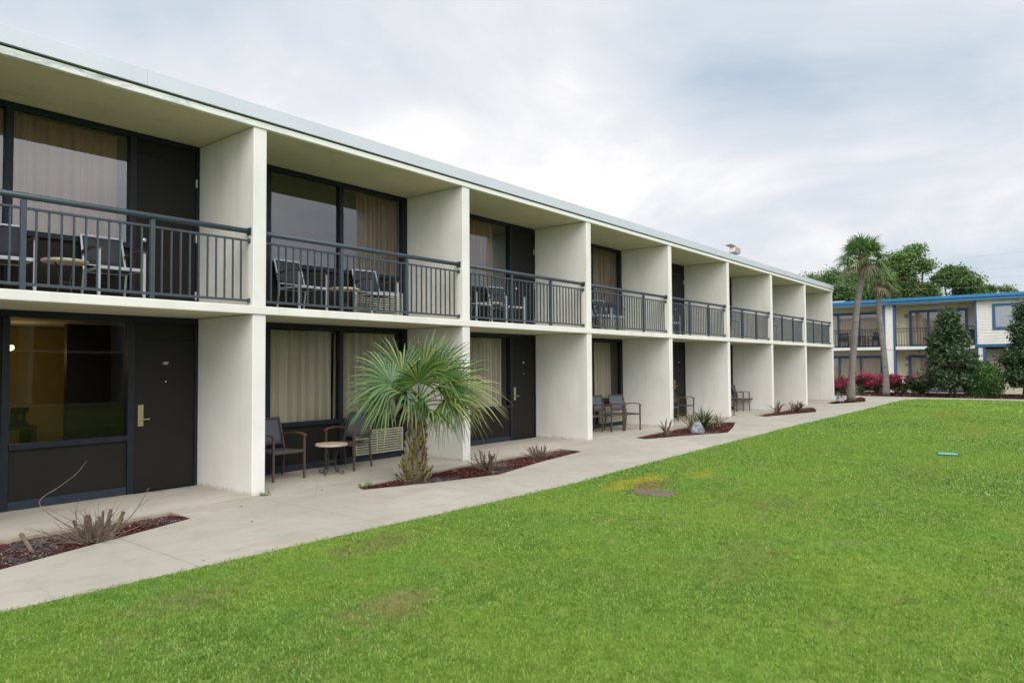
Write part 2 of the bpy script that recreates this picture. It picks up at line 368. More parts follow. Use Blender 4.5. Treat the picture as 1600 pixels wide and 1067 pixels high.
def bay(i):
    A = (i % 2 == 0)
    xl, xr = fin(i) + T, fin(i + 1)
    ux = (lambda u: xr - u) if A else (lambda u: xl + u)      # u runs from the door's side
    for st in (0, 1):
        zf, zc = (0.0, Z1) if st == 0 else (Z2, Z3)
        def bx(mb, u0, u1, y0, y1, z0, z1):
            a, b = sorted((ux(u0), ux(u1))); mb.box(a, b, y0, y1, zf + z0, zf + z1)
        H = zc - zf
        gt = H - (.085 if st == 0 else .07); sill = .79 if st == 0 else .87
        W = xr - xl
        fr = MB()
        bx(fr, 0.004, W - .004, D, D + .11, gt, H - .002)              # head
        bx(fr, .885, .97, D - .012, D + .12, .0, gt)                   # post beside the door
        bx(fr, 2.31, 2.39, D - .006, D + .11, .0, gt)                  # middle post
        bx(fr, W - .116, W - .004, D - .003, D + .11, .0, gt)          # end jamb
        bx(fr, .004, .05, D - .003, D + .11, .0, gt)
        for u0, u1 in ((.97, 2.31), (2.39, W - .116)):
            bx(fr, u0, u1, D - .02, D + .10, sill - .07, sill)         # sill rail
        w = fr.build('window', M['frame'], wing, 0.004)
        br = MB()
        for u0, u1 in ((.97, 2.31), (2.39, W - .116)): bx(br, u0, u1, D + .002, D + .10, 0, .105)
        br.build('bottom_rail', M['frameblue'], w, 0.004)
        for u0, u1 in ((.97, 2.31), (2.39, W - .116)):
            p = MB(); a, b = sorted((ux(u0), ux(u1)))
            p.quad((a, D + .05, zf + sill), (b, D + .05, zf + sill), (b, D + .05, zf + gt), (a, D + .05, zf + gt))
            p.build('pane', M['glass'] if st else M['glass_low'], w)
            sp = MB(); bx(sp, u0, u1, D + .025, D + .10, .105, sill - .07); sp.build('spandrel_panel', M['panel'], w)
        # door
        d = MB(); bx(d, .055, .880, D + .012, D + .06, .012, 2.09); dr = d.build('door', M['door'], wing, 0.004)
        tp = MB(); bx(tp, .055, .880, D + .022, D + .07, 2.115, gt); tp.build('transom_panel', M['panel'], dr, 0.003)
        hd = MB(); bx(hd, .055, .880, D + .03, D + .09, 2.06, 2.13); hd.build('head_stop', M['frame'], dr)
        th = MB(); bx(th, .05, .885, D - .03, D + .07, 0.0, .011); th.build('threshold', M['frame'], dr)
        if st == 0:
            h = MB(); bx(h, .760, .832, D + .001, D + .012, .90, 1.19)
            a, b = ux(.80), ux(.70); z = zf + .995
            h.tube([(a, D + .01, z), (a, D - .05, z)], .011, 8); h.tube([(a, D - .05, z), (b, D - .052, z)], .010, 8)
            h.build('handle', M['brass'], dr, 0.003)
            pl = MB(); bx(pl, .415, .515, D + .006, D + .012, 1.725, 1.785); pl = pl.build('number_plate', M['sign'], dr)
            if i == 0:
                n = link_mesh('number', text_mesh('107', .05, M['white']), pl, (ux(.465), D + .005, zf + 1.755)); n.rotation_euler = (PI / 2, 0, 0)
            elif i % 2 == 0:
                q = MB(); bx(q, .445, .485, D + .003, D + .006, 1.742, 1.768); q.build('number', M['white'], pl)
            pk = MB(); pk.lathe([(.010, 0), (.010, .006)], 10); o = pk.build('peephole', M['steel'], dr, loc=(ux(.46), D + .012, zf + 1.50)); o.rotation_euler = (PI / 2, 0, 0)
        else:
            k = MB().lathe([(.012, 0), (.012, .03), (.03, .045), (.033, .065), (.02, .08)], 14)
            o = k.build('knob', M['steel'], dr, smooth=True, loc=(ux(.80), D + .012, zf + .93)); o.rotation_euler = (PI / 2, 0, 0)
        for hz in (.22, 1.05, 1.86):
            hg = MB(); bx(hg, .040, .062, D - .012, D + .011, hz - .06, hz + .06); hg.build('hinge', M['steel'] if st else M['frame'], dr)
        # wall unit below the outer pane
        u0, u1 = W - 1.285, W - .20
        ac = MB(); bx(ac, u0, u1, D - .05, D + .02, .13, .545); a_ = ac.build('air_conditioner', M['acdark'], wing)
        gr = MB()
        bx(gr, u0 - .012, u0 + .02, D - .085, D + .01, .125, .555); bx(gr, u1 - .02, u1 + .012, D - .085, D + .01, .125, .555)
        bx(gr, u0 + .02, u1 - .02, D - .084, D + .01, .525, .554); bx(gr, u0 + .02, u1 - .02, D - .084, D + .01, .126, .155)
        for k in range(8):
            z = .172 + k * .0445
            bx(gr, u0 + .02, u1 - .02, D - .078, D - .052, z, z + .026)
        bx(gr, u0 + .47, u0 + .49, D - .08, D - .052, .155, .525)
        gr.build('grille', M['ac'], a_, 0.003)
        # room behind the glass
        rm = M['roomwarm'] if (i == 0 and st == 0) else M['roomwall']
        r = MB(); r.box(xl + .002, xr - .002, YB - .06, YB - .003, zf + .01, zc - .01)
        r.box(xl + .002, xl + .012, D + .15, YB - .062, zf + .01, zc - .01); r.box(xr - .012, xr - .002, D + .15, YB - .062, zf + .01, zc - .01)
        rr = r.build('room', rm, wing)
        if i == 0 and st == 0: MB().box(4.08, xr - .02, 3.6, 3.7, .012, zc - .02).build('added_dark_partition', M['dark_furn'], rr)  # dark partition added so the lamp glow stays on the room's left
        MB().box(xl + .013, xr - .013, D + .12, YB - .063, zf + .002, zf + .009).build('carpet', M['carpet'], rr)
    # balcony railing
    n0, n1 = xl + .008, xr - .008; y = .09
    rl = MB().tube([(n0 + .01, y, 3.512), (n1 - .01, y, 3.512)], .036, 14)
    rl = rl.build('railing', M['rail'], wing, smooth=False)
    rl.data.polygons.foreach_set('use_smooth', [len(p.vertices) == 4 for p in rl.data.polygons])
    MB().box(n0, n1, y - .018, y + .018, 3.372, 3.398).build('mid_rail', M['rail'], rl, 0.003)
    MB().box(n0, n1, y - .018, y + .018, 2.568, 2.598).build('bottom_rail', M['rail'], rl, 0.003)
    for xe in (n0 - .006, n1 - .006):
        for zc_, s_ in ((3.512, .05), (3.385, .03), (2.583, .03)):
            MB().box(xe, xe + .012, y - s_, y + s_, zc_ - s_, zc_ + s_).build('bracket', M['rail'], rl, 0.004)
    Wd = n1 - n0
    for k in (1, 2):
        xp = xl + (xr - xl) * k / 3 + (.03 if k == 2 else .01)
        post_mb = MB().box(-.026, .026, -.0255, .0255, 0, .96).box(-.05, .05, -.05, .05, 0, .008)
        post_mb.build('post', M['rail'], rl, 0.003, loc=(xp, y, Z2))
    xs = []
    edges = [n0, xl + (xr - xl) / 3 + .01, xl + (xr - xl) * 2 / 3 + .03, n1]
    for a, b in zip(edges, edges[1:]):
        for k in range(1, 11): xs.append(a + (b - a) * k / 11)
    for xx in xs:
        o = bpy.data.objects.new('baluster', BAL); COL.objects.link(o); o.parent = rl; o.location = (xx, y, 2.598)
BAL = MB().box(-.0095, .0095, -.0095, .0095, 0, 3.372 - 2.598).mesh('baluster', M['rail'])
for i in range(-1, 8): bay(i)

# curtains: each hangs in its own room
def curtain(x0, x1, st, m, label, gather=0.16):
    zf = 0.0 if st == 0 else Z2
    z0, z1 = zf + (.70 if st == 0 else .74), zf + (2.30 if st == 0 else 2.335)
    n = int((x1 - x0) / 0.009); mb = MB(); ph = random.random() * 6
    cols = []
    for k in range(n + 1):
        u = x0 + (x1 - x0) * k / n; t = u / gather * 2 * PI
        w = math.sin(t + ph + .6 * math.sin(t * .31)); w = (abs(w) ** .6) * (1 if w > 0 else -1) * .62 + .2 * math.sin(2.1 * t + 1)
        col = []
        for j, zz in enumerate((z1, z1 - .10, z0 + .5, z0)):
            a = (.030, .055, .075, .080)[j]
            col.append((u + .008 * math.sin(t * .5 + j), D + .20 + w * a, zz))
        cols.append(len(mb.v)); mb.v += col
    for a, b in zip(cols, cols[1:]):
        for j in range(3): mb.f.append((a + j, b + j, b + j + 1, a + j + 1))
    o = mb.build('curtain', m, None, smooth=True)
    return tag(o, label, 'curtain', 'curtains behind the motel windows')
curtain(2.66, 3.99, 1, M['curt_up'], 'pleated tan curtain drawn across the upper window left of the nearest upper door', .15)
curtain(1.3, 2.52, 1, M['curt_up'], 'tan curtain at the left edge of the photo beside the first upstairs window post', .15)
curtain(8.06, 9.02, 1, M['curt_up'], 'tan curtain gathered at the right half of the big second upstairs window', .11)
curtain(10.4, 11.86, 1, M['curt_up'], 'tan curtain in the third upstairs window, ending short of the door', .12)
curtain(13.6, 17.3, 1, M['curt_up'], 'tan curtain filling the fourth upstairs window from the left', .13)
curtain(6.2, 7.56, 0, M['curt_lo'], 'beige curtain in the ground floor pane left of the palm', .18)
curtain(7.60, 9.02, 0, M['curt_lo'], 'beige curtain in the ground floor pane behind the palm fronds', .18)
curtain(9.6, 12.22, 0, M['curt_lo'], 'beige curtain left of the second ground floor door, right of the palm', .17)
curtain(13.6, 16.98, 0, M['curt_lo'], 'beige curtain in the ground floor window behind the three armchairs', .15)
# lit room behind the nearest ground-floor window
lampt = thing('ceiling_lamp', 'lit lamp inside the room behind the nearest ground floor window', 'lamp', (3.50, 4.2, 2.02))
em, nt, b = base_mat('lamp_glow', .4); b.inputs['Emission Color'].default_value = (1, .70, .34, 1); b.inputs['Emission Strength'].default_value = 3
MB().lathe([(.02, -.05), (.055, -.035), (.065, .0), (.05, .03)], 20).build('lamp_shade', em, lampt, smooth=True)
MB().tube([(0, 0, .03), (0, 0, .28)], .012, 8).build('stem', M['brass'], lampt)
L = bpy.data.lights.new('room_lamp_light', 'POINT'); L.energy = 4.5; L.color = (1, .72, .36); L.shadow_soft_size = .12
lo = bpy.data.objects.new('room_lamp_light', L); COL.objects.link(lo); lo.location = (0, 0, -.10); lo.parent = lampt
dk = thing('desk', 'dark desk inside the lit room behind the nearest ground floor window', 'desk', (3.6, 5.0, .01))
MB().box(-.55, .45, -.3, .3, .70, .75).build('desk_top', M['dark_furn'], dk, .004)
for sx in (-.5, .4): MB().box(sx - .04, sx + .04, -.27, .27, 0, .698).build('side_panel', M['dark_furn'], dk)
cm = thing('coffee_maker', 'small black appliance standing on the desk in the lit room', 'appliance', (3.85, 4.9, .762))
MB().box(-.10, .10, -.1, .12, 0, .05).box(-.10, .10, .03, .12, .05, .30).box(-.1, .1, -.1, .03, .22, .30).build('body', M['sign'], cm, .01)
MB().lathe([(.06, 0), (.075, .05), (.05, .14)], 16, (0, -.03, .052)).build('jug', M['dark_furn'], cm, smooth=True)

# ---------------------------------------------------------------- ground
LE = [(-9, -2.5), (1.6, -2.53), (4.4, -2.63), (6.5, -2.74), (8.3, -2.80), (11.4, -2.67), (15.2, -2.58), (20.4, -2.46), (28, -2.47), (34, -2.34), (36.6, -2.42), (37.5, -2.9), (37.9, -4.3), (38.1, -14.0), (38.1, -23.0)]
LE_STRAIGHT = LE[:11]
BEDS = [[(-5, -.10), (3.95, -.09), (3.93, -.63), (2.37, -1.15), (1.2, -1.55), (-5, -.95)],
        [(6.29, -.76), (6.37, -.53), (9.1, -.26), (11.76, -.27), (11.68, -.86), (9.83, -1.12), (8.45, -1.41), (7.33, -1.13)],
        [(14.40, -.80), (14.55, -.44), (16.4, -.30), (19.85, -.22), (20.03, -.74), (18.4, -1.30), (16.94, -1.73), (15.6, -1.2)],
        [(22.7, -.72), (22.9, -.28), (28.1, -.26), (28.35, -.59), (27.1, -1.05), (25.8, -1.40), (24.2, -1.05)],
        [(31.3, -.66), (31.6, -.25), (36.6, -.22), (36.7, -.5), (35.3, -.95), (33.8, -1.29), (32.5, -1.0)]]
def inside(p, poly):
    x, y = p; c = False; j = len(poly) - 1
    for i in range(len(poly)):
        (xi, yi), (xj, yj) = poly[i], poly[j]
        if (yi > y) != (yj > y) and x < (xj - xi) * (y - yi) / (yj - yi) + xi: c = not c
        j = i
    return c
def sheet(name, outer, holes, z, m, depth=0.12, side_mat=None):
    pts, edges = [], []
    for poly in [outer] + holes:
        b0 = len(pts); pts += [Vector(p) for p in poly]
        edges += [(b0 + k, b0 + (k + 1) % len(poly)) for k in range(len(poly))]
    vo, eo, fo, *_ = geometry.delaunay_2d_cdt(pts, edges, [], 0, 1e-5)
    mb = MB(); mb.v = [(v.x, v.y, z) for v in vo]
    for f in fo:
        c = sum((vo[k] for k in f), Vector((0, 0))) / len(f)
        if inside(c, outer) and not any(inside(c, h) for h in holes): mb.f.append(tuple(f))
    o = mb.build(name, m)
    bm = bmesh.new(); bm.from_mesh(o.data); bmesh.ops.recalc_face_normals(bm, faces=bm.faces)
    if bm.faces and sum(f.normal.z for f in bm.faces) < 0: bmesh.ops.reverse_faces(bm, faces=bm.faces)
    bm.to_mesh(o.data); bm.free()
    o.data.materials.append(side_mat or m)
    bm = bmesh.new(); bm.from_mesh(o.data)
    for e in [e for e in bm.edges if len(e.link_faces) == 1]:
        a, b = e.verts; c = bm.verts.new(a.co - Vector((0, 0, depth))); d = bm.verts.new(b.co - Vector((0, 0, depth)))
        f = bm.faces.new((a, b, d, c)); f.material_index = 1
    bm.to_mesh(o.data); bm.free()
    return kind(o, 'structure')
PATH = LE + [(39.4, -23.0), (39.4, 12), (34.1, 12), (34.1, -.03), (-9, -.03)]
sheet('path', PATH, BEDS, -.012, M['path'], .10, M['kerbface'])
sheet('patio', [(-9, -.022), (34.1, -.022), (34.1, 1.7), (-9, 1.7)], [], 0.0, M['patio'], .10)
sheet('lawn', [(x, y - .004) for x, y in LE[:-1]] + [(38.1, -23.4), (-9, -23.4), (-60, -23.4), (-60, -2.5)], [], -.022, M['lawn'], .08)
sheet('opposite_path', [(-60, -23.42), (39.4, -23.42), (39.4, -25.98), (-60, -25.98)], [], -.012, M['path'], .1)
g = MB(); g.quad((-400, -400, -.11), (500, -400, -.11), (500, 400, -.11), (-400, 400, -.11)); kind(g.build('ground', M['lawn']), 'structure')
sheet('far_patio', [(43.6, -16.6), (46.3, -16.6), (46.3, 12), (43.6, 12)], [], 0.0, M['patio'], .10)
FB = [(39.43, -23), (43.58, -23), (43.58, 12), (39.43, 12)]
sheet('planting_bed', FB, [], -.03, M['soil'], .06)
for k, bd in enumerate(BEDS): sheet('planting_bed', bd, [], -.075, M['soil'], .02)

def chips(poly, n, z, size, name='mulch', view=None, hump=0.03):
    xs = [p[0] for p in poly]; ys = [p[1] for p in poly]
    x0, x1 = max(min(xs), view[0]) if view else min(xs), max(xs)
    V = []; cnt = 0
    while cnt < n:
        x, y = random.uniform(x0, x1), random.uniform(min(ys), max(ys))
        if not inside((x, y), poly): continue
        cnt += 1; a = random.uniform(0, PI); l = size * random.uniform(.5, 1.5); w = l * random.uniform(.22, .5)
        tx, ty = random.uniform(-.5, .5), random.uniform(-.5, .5)
        dx, dy = math.cos(a) * l, math.sin(a) * l; ex, ey = -math.sin(a) * w, math.cos(a) * w
        cy = min(abs(y - min(ys)), abs(max(ys) - y)); zz = z + random.uniform(0, .022) + hump * min(1, cy * 3)
        for sx, sy in ((-1, -1), (1, -1), (1, 1), (-1, 1)):
            V.append((x + sx * dx + sy * ex, y + sx * dy + sy * ey, zz + sx * l * tx + sy * w * ty))
    V = np.array(V); f = np.arange(len(V)); st = np.arange(0, len(V), 4)
    return kind(link_mesh(name, fast_mesh(name, V, f, st, np.full(len(st), 4), M['mulch'])), 'stuff')
chips(BEDS[0], 30000, -.068, .0115, view=(1.2,))
chips(BEDS[1], 42000, -.068, .0125)
chips(BEDS[2], 26000, -.068, .017); chips(BEDS[3], 14000, -.068, .022); chips(BEDS[4], 11000, -.060, .025, hump=.10)
chips([(39.45, -12), (43.5, -12), (43.5, 4), (39.45, 4)], 22000, -.025, .045, hump=.06)

# ---------------------------------------------------------------- grass
CAM = np.array([0, -8.4753, 1.7091]); YAW = 0.6769
def lawn_edge_y(x):
    return np.interp(x, [p[0] for p in LE_STRAIGHT], [p[1] for p in LE_STRAIGHT])
def grass():
    Vs, Fs, St, To = [], [], [], []; off = 0; lo = 0
    for r0, r1, dens, h, w, lean in ((2.6, 6.5, 7800, .027, .0026, 1.0), (6.5, 11, 3200, .030, .0038, 1.0), (11, 18, 1600, .033, .0058, .95), (18, 28, 420, .036, .011, .9), (28, 46, 80, .042, .023, .6)):
        half = .84; n = int(dens * half * (r1 * r1 - r0 * r0))
        a = YAW + RNG.uniform(-half, half, n); r = np.sqrt(RNG.uniform(r0 * r0, r1 * r1, n))
        x = CAM[0] + np.cos(a) * r; y = CAM[1] + np.sin(a) * r
        ey = lawn_edge_y(x) + .018 + .022 * np.sin(x * 9) * np.sin(x * 3.1 + 1) + np.abs(RNG.normal(0, .016, n))
        ok = (y < ey) & (x < 38.0 - np.clip(-2.5 - y, -1, 0) * .8) & (y > -23.3)
        ok &= ~((x > 36.5) & (y > -2.9 - 0.0) & ((x - 36.5) * .5 > (-2.35 - y)))
        ok &= ~((x > 37.75) & (y > -4.2))
        ok &= ~((np.abs(x - 8.50) < .20) & (np.abs(y + 4.06) < .27)) & ~((np.abs(x - 15.19) < .11) & (np.abs(y + 6.62) < .16))
        # thin spots
        th = .5 + .5 * np.sin(x * 1.3 + 2 * np.sin(y * .9)) * np.sin(y * 1.7 + 1.5 * np.sin(x * .7))
        ok &= RNG.uniform(0, 1, n) > .30 * th ** 3
        x, y = x[ok], y[ok]; n = len(x)
        # clump: shared lean direction by place
        if r1 < 12:   # blades gather in tufts
            tid = RNG.integers(0, max(1, n // 9), n); tx = RNG.permutation(n)[:max(1, n // 9)]
            sg = .012 + .0022 * r0; keep = RNG.uniform(0, 1, n) < .72
            x = np.where(keep, x[tx][tid] + RNG.normal(0, sg, n), x); y = np.where(keep, y[tx][tid] + RNG.normal(0, sg, n), y)
            y = np.minimum(y, lawn_edge_y(x) + .03); tall = RNG.uniform(.75, 1.25, n // 9 + 1)[tid]
        else: tall = 1.0
        ph = RNG.uniform(0, 2 * PI, n)
        ln = np.abs(RNG.normal(0, .45, n)).clip(0, 1.1) * lean + .1
        hh = h * RNG.uniform(.55, 1.25, n) * tall; ww = w * RNG.uniform(.7, 1.3, n)
        ld = RNG.uniform(0, 2 * PI, n)
        sx, sy = np.cos(ph) * ww, np.sin(ph) * ww
        lx, ly = np.cos(ld) * np.sin(ln) * hh, np.sin(ld) * np.sin(ln) * hh
        lz = np.cos(ln) * hh
        z0 = -.024
        P = np.empty((n, 5, 3))
        P[:, 0] = np.stack([x - sx, y - sy, np.full(n, z0)], 1); P[:, 1] = np.stack([x + sx, y + sy, np.full(n, z0)], 1)
        mx, my, mz = x + lx * .42, y + ly * .42, z0 + lz * .62
        P[:, 2] = np.stack([mx + sx * .8, my + sy * .8, mz], 1); P[:, 3] = np.stack([mx - sx * .8, my - sy * .8, mz], 1)
        P[:, 4] = np.stack([x + lx * 1.25, y + ly * 1.25, z0 + lz], 1)
        base = off + np.arange(n)[:, None] * 5
        f = np.concatenate([base + np.array([[0, 1, 2, 3]]), base + np.array([[3, 2, 4]])], 1).ravel()
        s0 = lo + np.arange(n)[:, None] * 7
        St.append((s0 + np.array([[0, 4]])).ravel()); To.append(np.tile([4, 3], n)); Fs.append(f); Vs.append(P.reshape(-1, 3))
        off += n * 5; lo += n * 7
    me = fast_mesh('grass', np.concatenate(Vs), np.concatenate(Fs), np.concatenate(St), np.concatenate(To), M['grass'])
    kind(link_mesh('grass', me), 'stuff')
grass()

# ---------------------------------------------------------------- chairs and tables
M['brown_metal'] = mat('brown_powder_coat', (.085, .062, .054), (.10, .072, .062), 12, .45, .5, .2)
M['sling'] = mat('grey_sling', (.11, .12, .135), (.095, .104, .118), 90, .8, .2, 0, .3, 300, .001)
M['silver'] = mat('silver_aluminium', (.50, .53, .56), (.43, .46, .49), 14, .38, .5, .35)
M['sling_dark'] = mat('charcoal_sling', (.055, .055, .062), (.045, .046, .052), 90, .8, .2, 0, .3, 300, .001)
M['arm_wood'] = mat('dark_arm_slat', (.10, .065, .045), (.07, .045, .032), 20, .55, .4, stretch=(8, 1, 1))
M['arm_red'] = mat('reddish_brown_arm', (.17, .075, .05), (.12, .055, .04), 20, .5, .4, stretch=(8, 1, 1))
M['stone'] = mat('pale_stone_top', (.52, .45, .35), (.46, .39, .30), 14, .6, .3)
M['iron'] = mat('dark_wrought_iron', (.05, .05, .05), None, 20, .5, .5, .5)
def make_chair(label, fm, sm, am, loc, rot):
    t = thing('armchair', label, 'armchair', loc, rot, 'sling armchairs on the patios and balconies')
    r = .016
    for s in (-1, 1):
        mb = MB(); mb.box(s * .265 - r, s * .265 + r, -.285, -.253, 0, .648); mb.build('leg', fm, t, .004)
        mb = MB(); mb.tube([(s * .255, .30, 0), (s * .252, .235, .42)], .0185, 4); mb.build('leg', fm, t, .003)
        am_ = MB()
        pts = [(s * .266, -.30, .652), (s * .268, -.20, .674), (s * .268, -.02, .682), (s * .266, .16, .668), (s * .258, .27, .642)]
        for p, q in zip(pts, pts[1:]):
            n = len(am_.v); w = .024; h = .010
            for c in (p, q): am_.v += [(c[0] - w, c[1], c[2] - h), (c[0] + w, c[1], c[2] - h), (c[0] + w, c[1], c[2] + h), (c[0] - w, c[1], c[2] + h)]
            for a, b in ((0, 1), (1, 2), (2, 3), (3, 0)): am_.f.append((n + a, n + b, n + 4 + b, n + 4 + a))
            am_.f += [(n + 3, n + 2, n + 1, n), (n + 4, n + 5, n + 6, n + 7)]
        am_.build('armrest', am, t)
    sf = MB()
    sf.box(-.2485, .2485, -.283, -.255, .398, .438); sf.box(-.24, .24, .215, .243, .395, .425)
    for s in (-1, 1): sf.box(s * .236 - .013, s * .236 + .013, -.255, .215, .400, .432)
    sf.build('seat_frame', fm, t, .004)
    bf = MB()
    for s in (-1, 1): bf.tube([(s * .250, .24, .425), (s * .246, .30, .65), (s * .240, .385, .90)], .0165, 4)
    bf.tube([(-.246, .383, .892), (.246, .383, .892)], .0165, 4); bf.tube([(-.24, .265, .50), (.24, .265, .50)], .013, 4)
    bf.build('back_frame', fm, t, .003)
    def sling(a, b, sag, nrm):
        mb = MB(); N = 8; cols = []
        for k in range(N + 1):
            q = k / N; xx = -.232 + .464 * q; cols.append(len(mb.v))
            for j in range(5):
                u = j / 4; p = Vector(a) * (1 - u) + Vector(b) * u; d = 4 * q * (1 - q) * sag + 4 * u * (1 - u) * sag * .5
                mb.v.append((xx, p.y - nrm[1] * d, p.z - nrm[2] * d))
        for c0, c1 in zip(cols, cols[1:]):
            for j in range(4): mb.f.append((c0 + j, c1 + j, c1 + j + 1, c0 + j + 1))
        return mb
    o = sling((0, -.262, .436), (0, .228, .424), .016, (0, 0, 1)).build('seat', sm, t, smooth=True)
    m_ = o.modifiers.new('thick', 'SOLIDIFY'); m_.thickness = .006
    o = sling((0, .268, .515), (0, .380, .880), .014, (0, -.95, .3)).build('backrest', sm, t, smooth=True)
    m_ = o.modifiers.new('thick', 'SOLIDIFY'); m_.thickness = .006
    return t
protoL = make_chair('brown framed armchair left of the round patio table, beside the nearest dividing wall', M['brown_metal'], M['sling'], M['arm_red'], (6.10, 1.0, 0), 0)
protoU = make_chair('silver framed armchair at the right of the table on the nearest balcony', M['silver'], M['sling_dark'], M['arm_wood'], (3.71, 1.0, Z2), 0)
def chair(proto, x, y, rot, label):
    c = copy_tree(proto); c.location = (x, y, proto.location.z); c.rotation_euler = (0, 0, rot); c['label'] = label
R = math.radians
chair(protoL, 7.42, 1.0, R(-70), 'brown framed armchair right of the round patio table, in front of the cream wall unit')
chair(protoL, 14.83, 1.02, R(2), 'leftmost of three brown ground floor armchairs, half hidden behind a white dividing wall')
chair(protoL, 15.45, .80, R(-3), 'middle one of the three brown armchairs standing together on the ground floor patio')
chair(protoL, 16.07, .66, R(-19), 'rightmost of the three brown armchairs, angled, beside a white dividing wall')
chair(protoL, 20.12, .98, 0, 'right one of two brown armchairs in the bay with the rock outside')
chair(protoL, 19.02, .98, 0, 'brown armchair mostly hidden behind a dividing wall in the bay with the rock outside')
chair(protoL, 25.35, .98, R(4), 'fully visible brown armchair in the farthest furnished ground floor bay')
chair(protoL, 24.45, 1.05, R(-4), 'brown armchair just left of the fully visible one in the farthest furnished bay')
chair(protoL, 22.15, .48, R(3), 'brown armchair with one front leg past the wall, farthest furnished bay')
chair(protoU, 2.53, 1.0, R(-6), 'silver framed armchair cut by the left edge of the photo on the nearest balcony')
chair(protoU, 6.50, 1.0, R(4), 'silver framed armchair on the left side of the second balcony, before the sky reflection')
chair(protoU, 8.00, 1.0, R(-6), 'silver framed armchair in front of the wall unit on the second balcony')
chair(protoU, 11.62, 1.0, R(-8), 'silver framed armchair beside the door on the third balcony')
chair(protoU, 10.55, 1.0, R(5), 'silver framed armchair at the left end of the third balcony, near the white wall')
chair(protoU, 15.28, 1.0, R(4), 'silver framed armchair at the left on the fourth balcony, partly behind the wall')
chair(protoU, 15.92, 1.0, R(-5), 'silver framed armchair before the grille on the fourth balcony')
chair(protoU, 19.32, 1.0, R(3), 'silver framed armchair behind the railing of the fifth balcony')
chair(protoU, 23.95, 1.0, R(-3), 'silver framed armchair whose arm shows on the sixth balcony')
chair(protoU, 28.15, 1.0, R(3), 'silver framed armchair whose arm shows on the seventh balcony')

def make_table(label, loc, r=.25):
    t = thing('bistro_table', label, 'table', loc, .4, 'small round tables')
    MB().lathe([(r - .012, .455), (r, .463), (r, .482), (r - .008, .490)], 40).build('tabletop', M['stone'], t)
    for k in range(4):
        a = k * PI / 2; c, s = math.cos(a), math.sin(a); pts = []
        for q in [(.135, .452), (.105, .36), (.075, .26), (.075, .17), (.105, .09), (.155, .035), (.195, .022), (.218, .042), (.212, .070), (.192, .076), (.184, .060)]:
            pts.append((q[0] * c, q[0] * s, q[1]))
        MB().tube(pts, .0085, 6).build('leg', M['iron'], t, smooth=True)
    rg = MB(); N = 20
    rg.tube([(.078 * math.cos(2 * PI * k / N), .078 * math.sin(2 * PI * k / N), .215) for k in range(N + 1)], .006, 6, False); rg.build('ring', M['iron'], t, smooth=True)
    return t
tb = make_table('round stone topped table with scrolled iron legs on the patio beside the palm', (6.80, .64, 0))
for x, y, l in ((3.17, 1.0, 'round table between two silver armchairs on the nearest balcony'), (7.34, 1.02, 'round table between two silver armchairs on the second balcony'), (11.08, 1.0, 'round table between the armchairs on the third balcony')):
    c = copy_tree(tb); c.location = (x, y, Z2); c['label'] = l

# ---------------------------------------------------------------- palms
def rg_skip(r): return r.random() < .14
def fan(d, pet, blade, roll, nseg, width, droop, rng, fold=True, spread=2.2, curve=.12, start=Vector((0, 0, 0)), pet_r=.011):
    """one fan leaf: returns (blade MB, petiole points)"""
    d = Vector(d).normalized(); up = Vector((0, 0, 1))
    s = d.cross(up); s = s.normalized() if s.length > .05 else Vector((1, 0, 0)); nrm = s.cross(d).normalized()
    rot = Matrix.Rotation(roll, 3, d); s = rot @ s; nrm = rot @ nrm
    hub = start + d * pet; hub.z -= curve * pet
    mb = MB(); pts = [start, start + d * pet * .5 + Vector((0, 0, .03 * pet)), hub]
    mb.tube(pts, [pet_r * 1.3, pet_r, pet_r * .7], 5)
    for k in range(nseg):
        q = (k / (nseg - 1)) * 2 - 1; a = q * spread
        dirn = d * math.cos(a) + s * math.sin(a); side = s * math.cos(a) - d * math.sin(a)
        ln = blade * (1.0 - .30 * abs(q) ** 1.6) * rng.uniform(.9, 1.06)
        cup = nrm * (.10 * blade)
        dr = droop * rng.uniform(.6, 1.5); tw = rng.uniform(-.12, .12)
        if rg_skip(rng): dr += .35
        secs = []; ts = (0.02, .22, .48, .72, .9, 1.0) if fold else (.02, .4, .75, 1.0)
        for t in ts:
            wv = width * ((.25 + 1.9 * t) if t < .40 else (1.01 - ((t - .40) / .60) ** 1.5 * .97))
            p = hub + dirn * (ln * t) + cup * (t * (1 - t)) * 1.2 + side * tw * ln * t * t * .3
            p.z -= dr * ln * (max(0, t - .25) ** 2) * 1.7
            secs.append((p, wv))
        b0 = len(mb.v)
        for p, wv in secs:
            if fold: mb.v += [tuple(p - side * wv + nrm * wv * .45), tuple(p), tuple(p + side * wv + nrm * wv * .45)]
            else: mb.v += [tuple(p - side * wv), tuple(p + side * wv)]
        st = 3 if fold else 2
        for j in range(len(secs) - 1):
            for i in range(st - 1):
                a_ = b0 + j * st + i; mb.f.append((a_, a_ + 1, a_ + 1 + st, a_ + st))
    return mb
def palm_mat(name, cols):
    return island_mat(name, cols, .42, .5, .22)
M['frond'] = palm_mat('palm_frond_green', [(.030, .080, .020), (.056, .125, .026), (.095, .175, .036), (.15, .23, .052), (.22, .25, .055)])
M['frond2'] = palm_mat('palm_frond_bluish', [(.050, .115, .042), (.085, .170, .058), (.13, .225, .078), (.18, .26, .09)])
M['frond3'] = palm_mat('palm_frond_yellowing', [(.18, .22, .06), (.26, .25, .09), (.30, .25, .11), (.16, .20, .06)])
M['frond_dead'] = palm_mat('dead_palm_frond', [(.13, .10, .065), (.19, .15, .10), (.10, .075, .05)])
M['bark'] = mat('fibrous_palm_bark', (.17, .125, .085), (.095, .07, .05), 14, .95, .1, 0, .8, 50, .02)
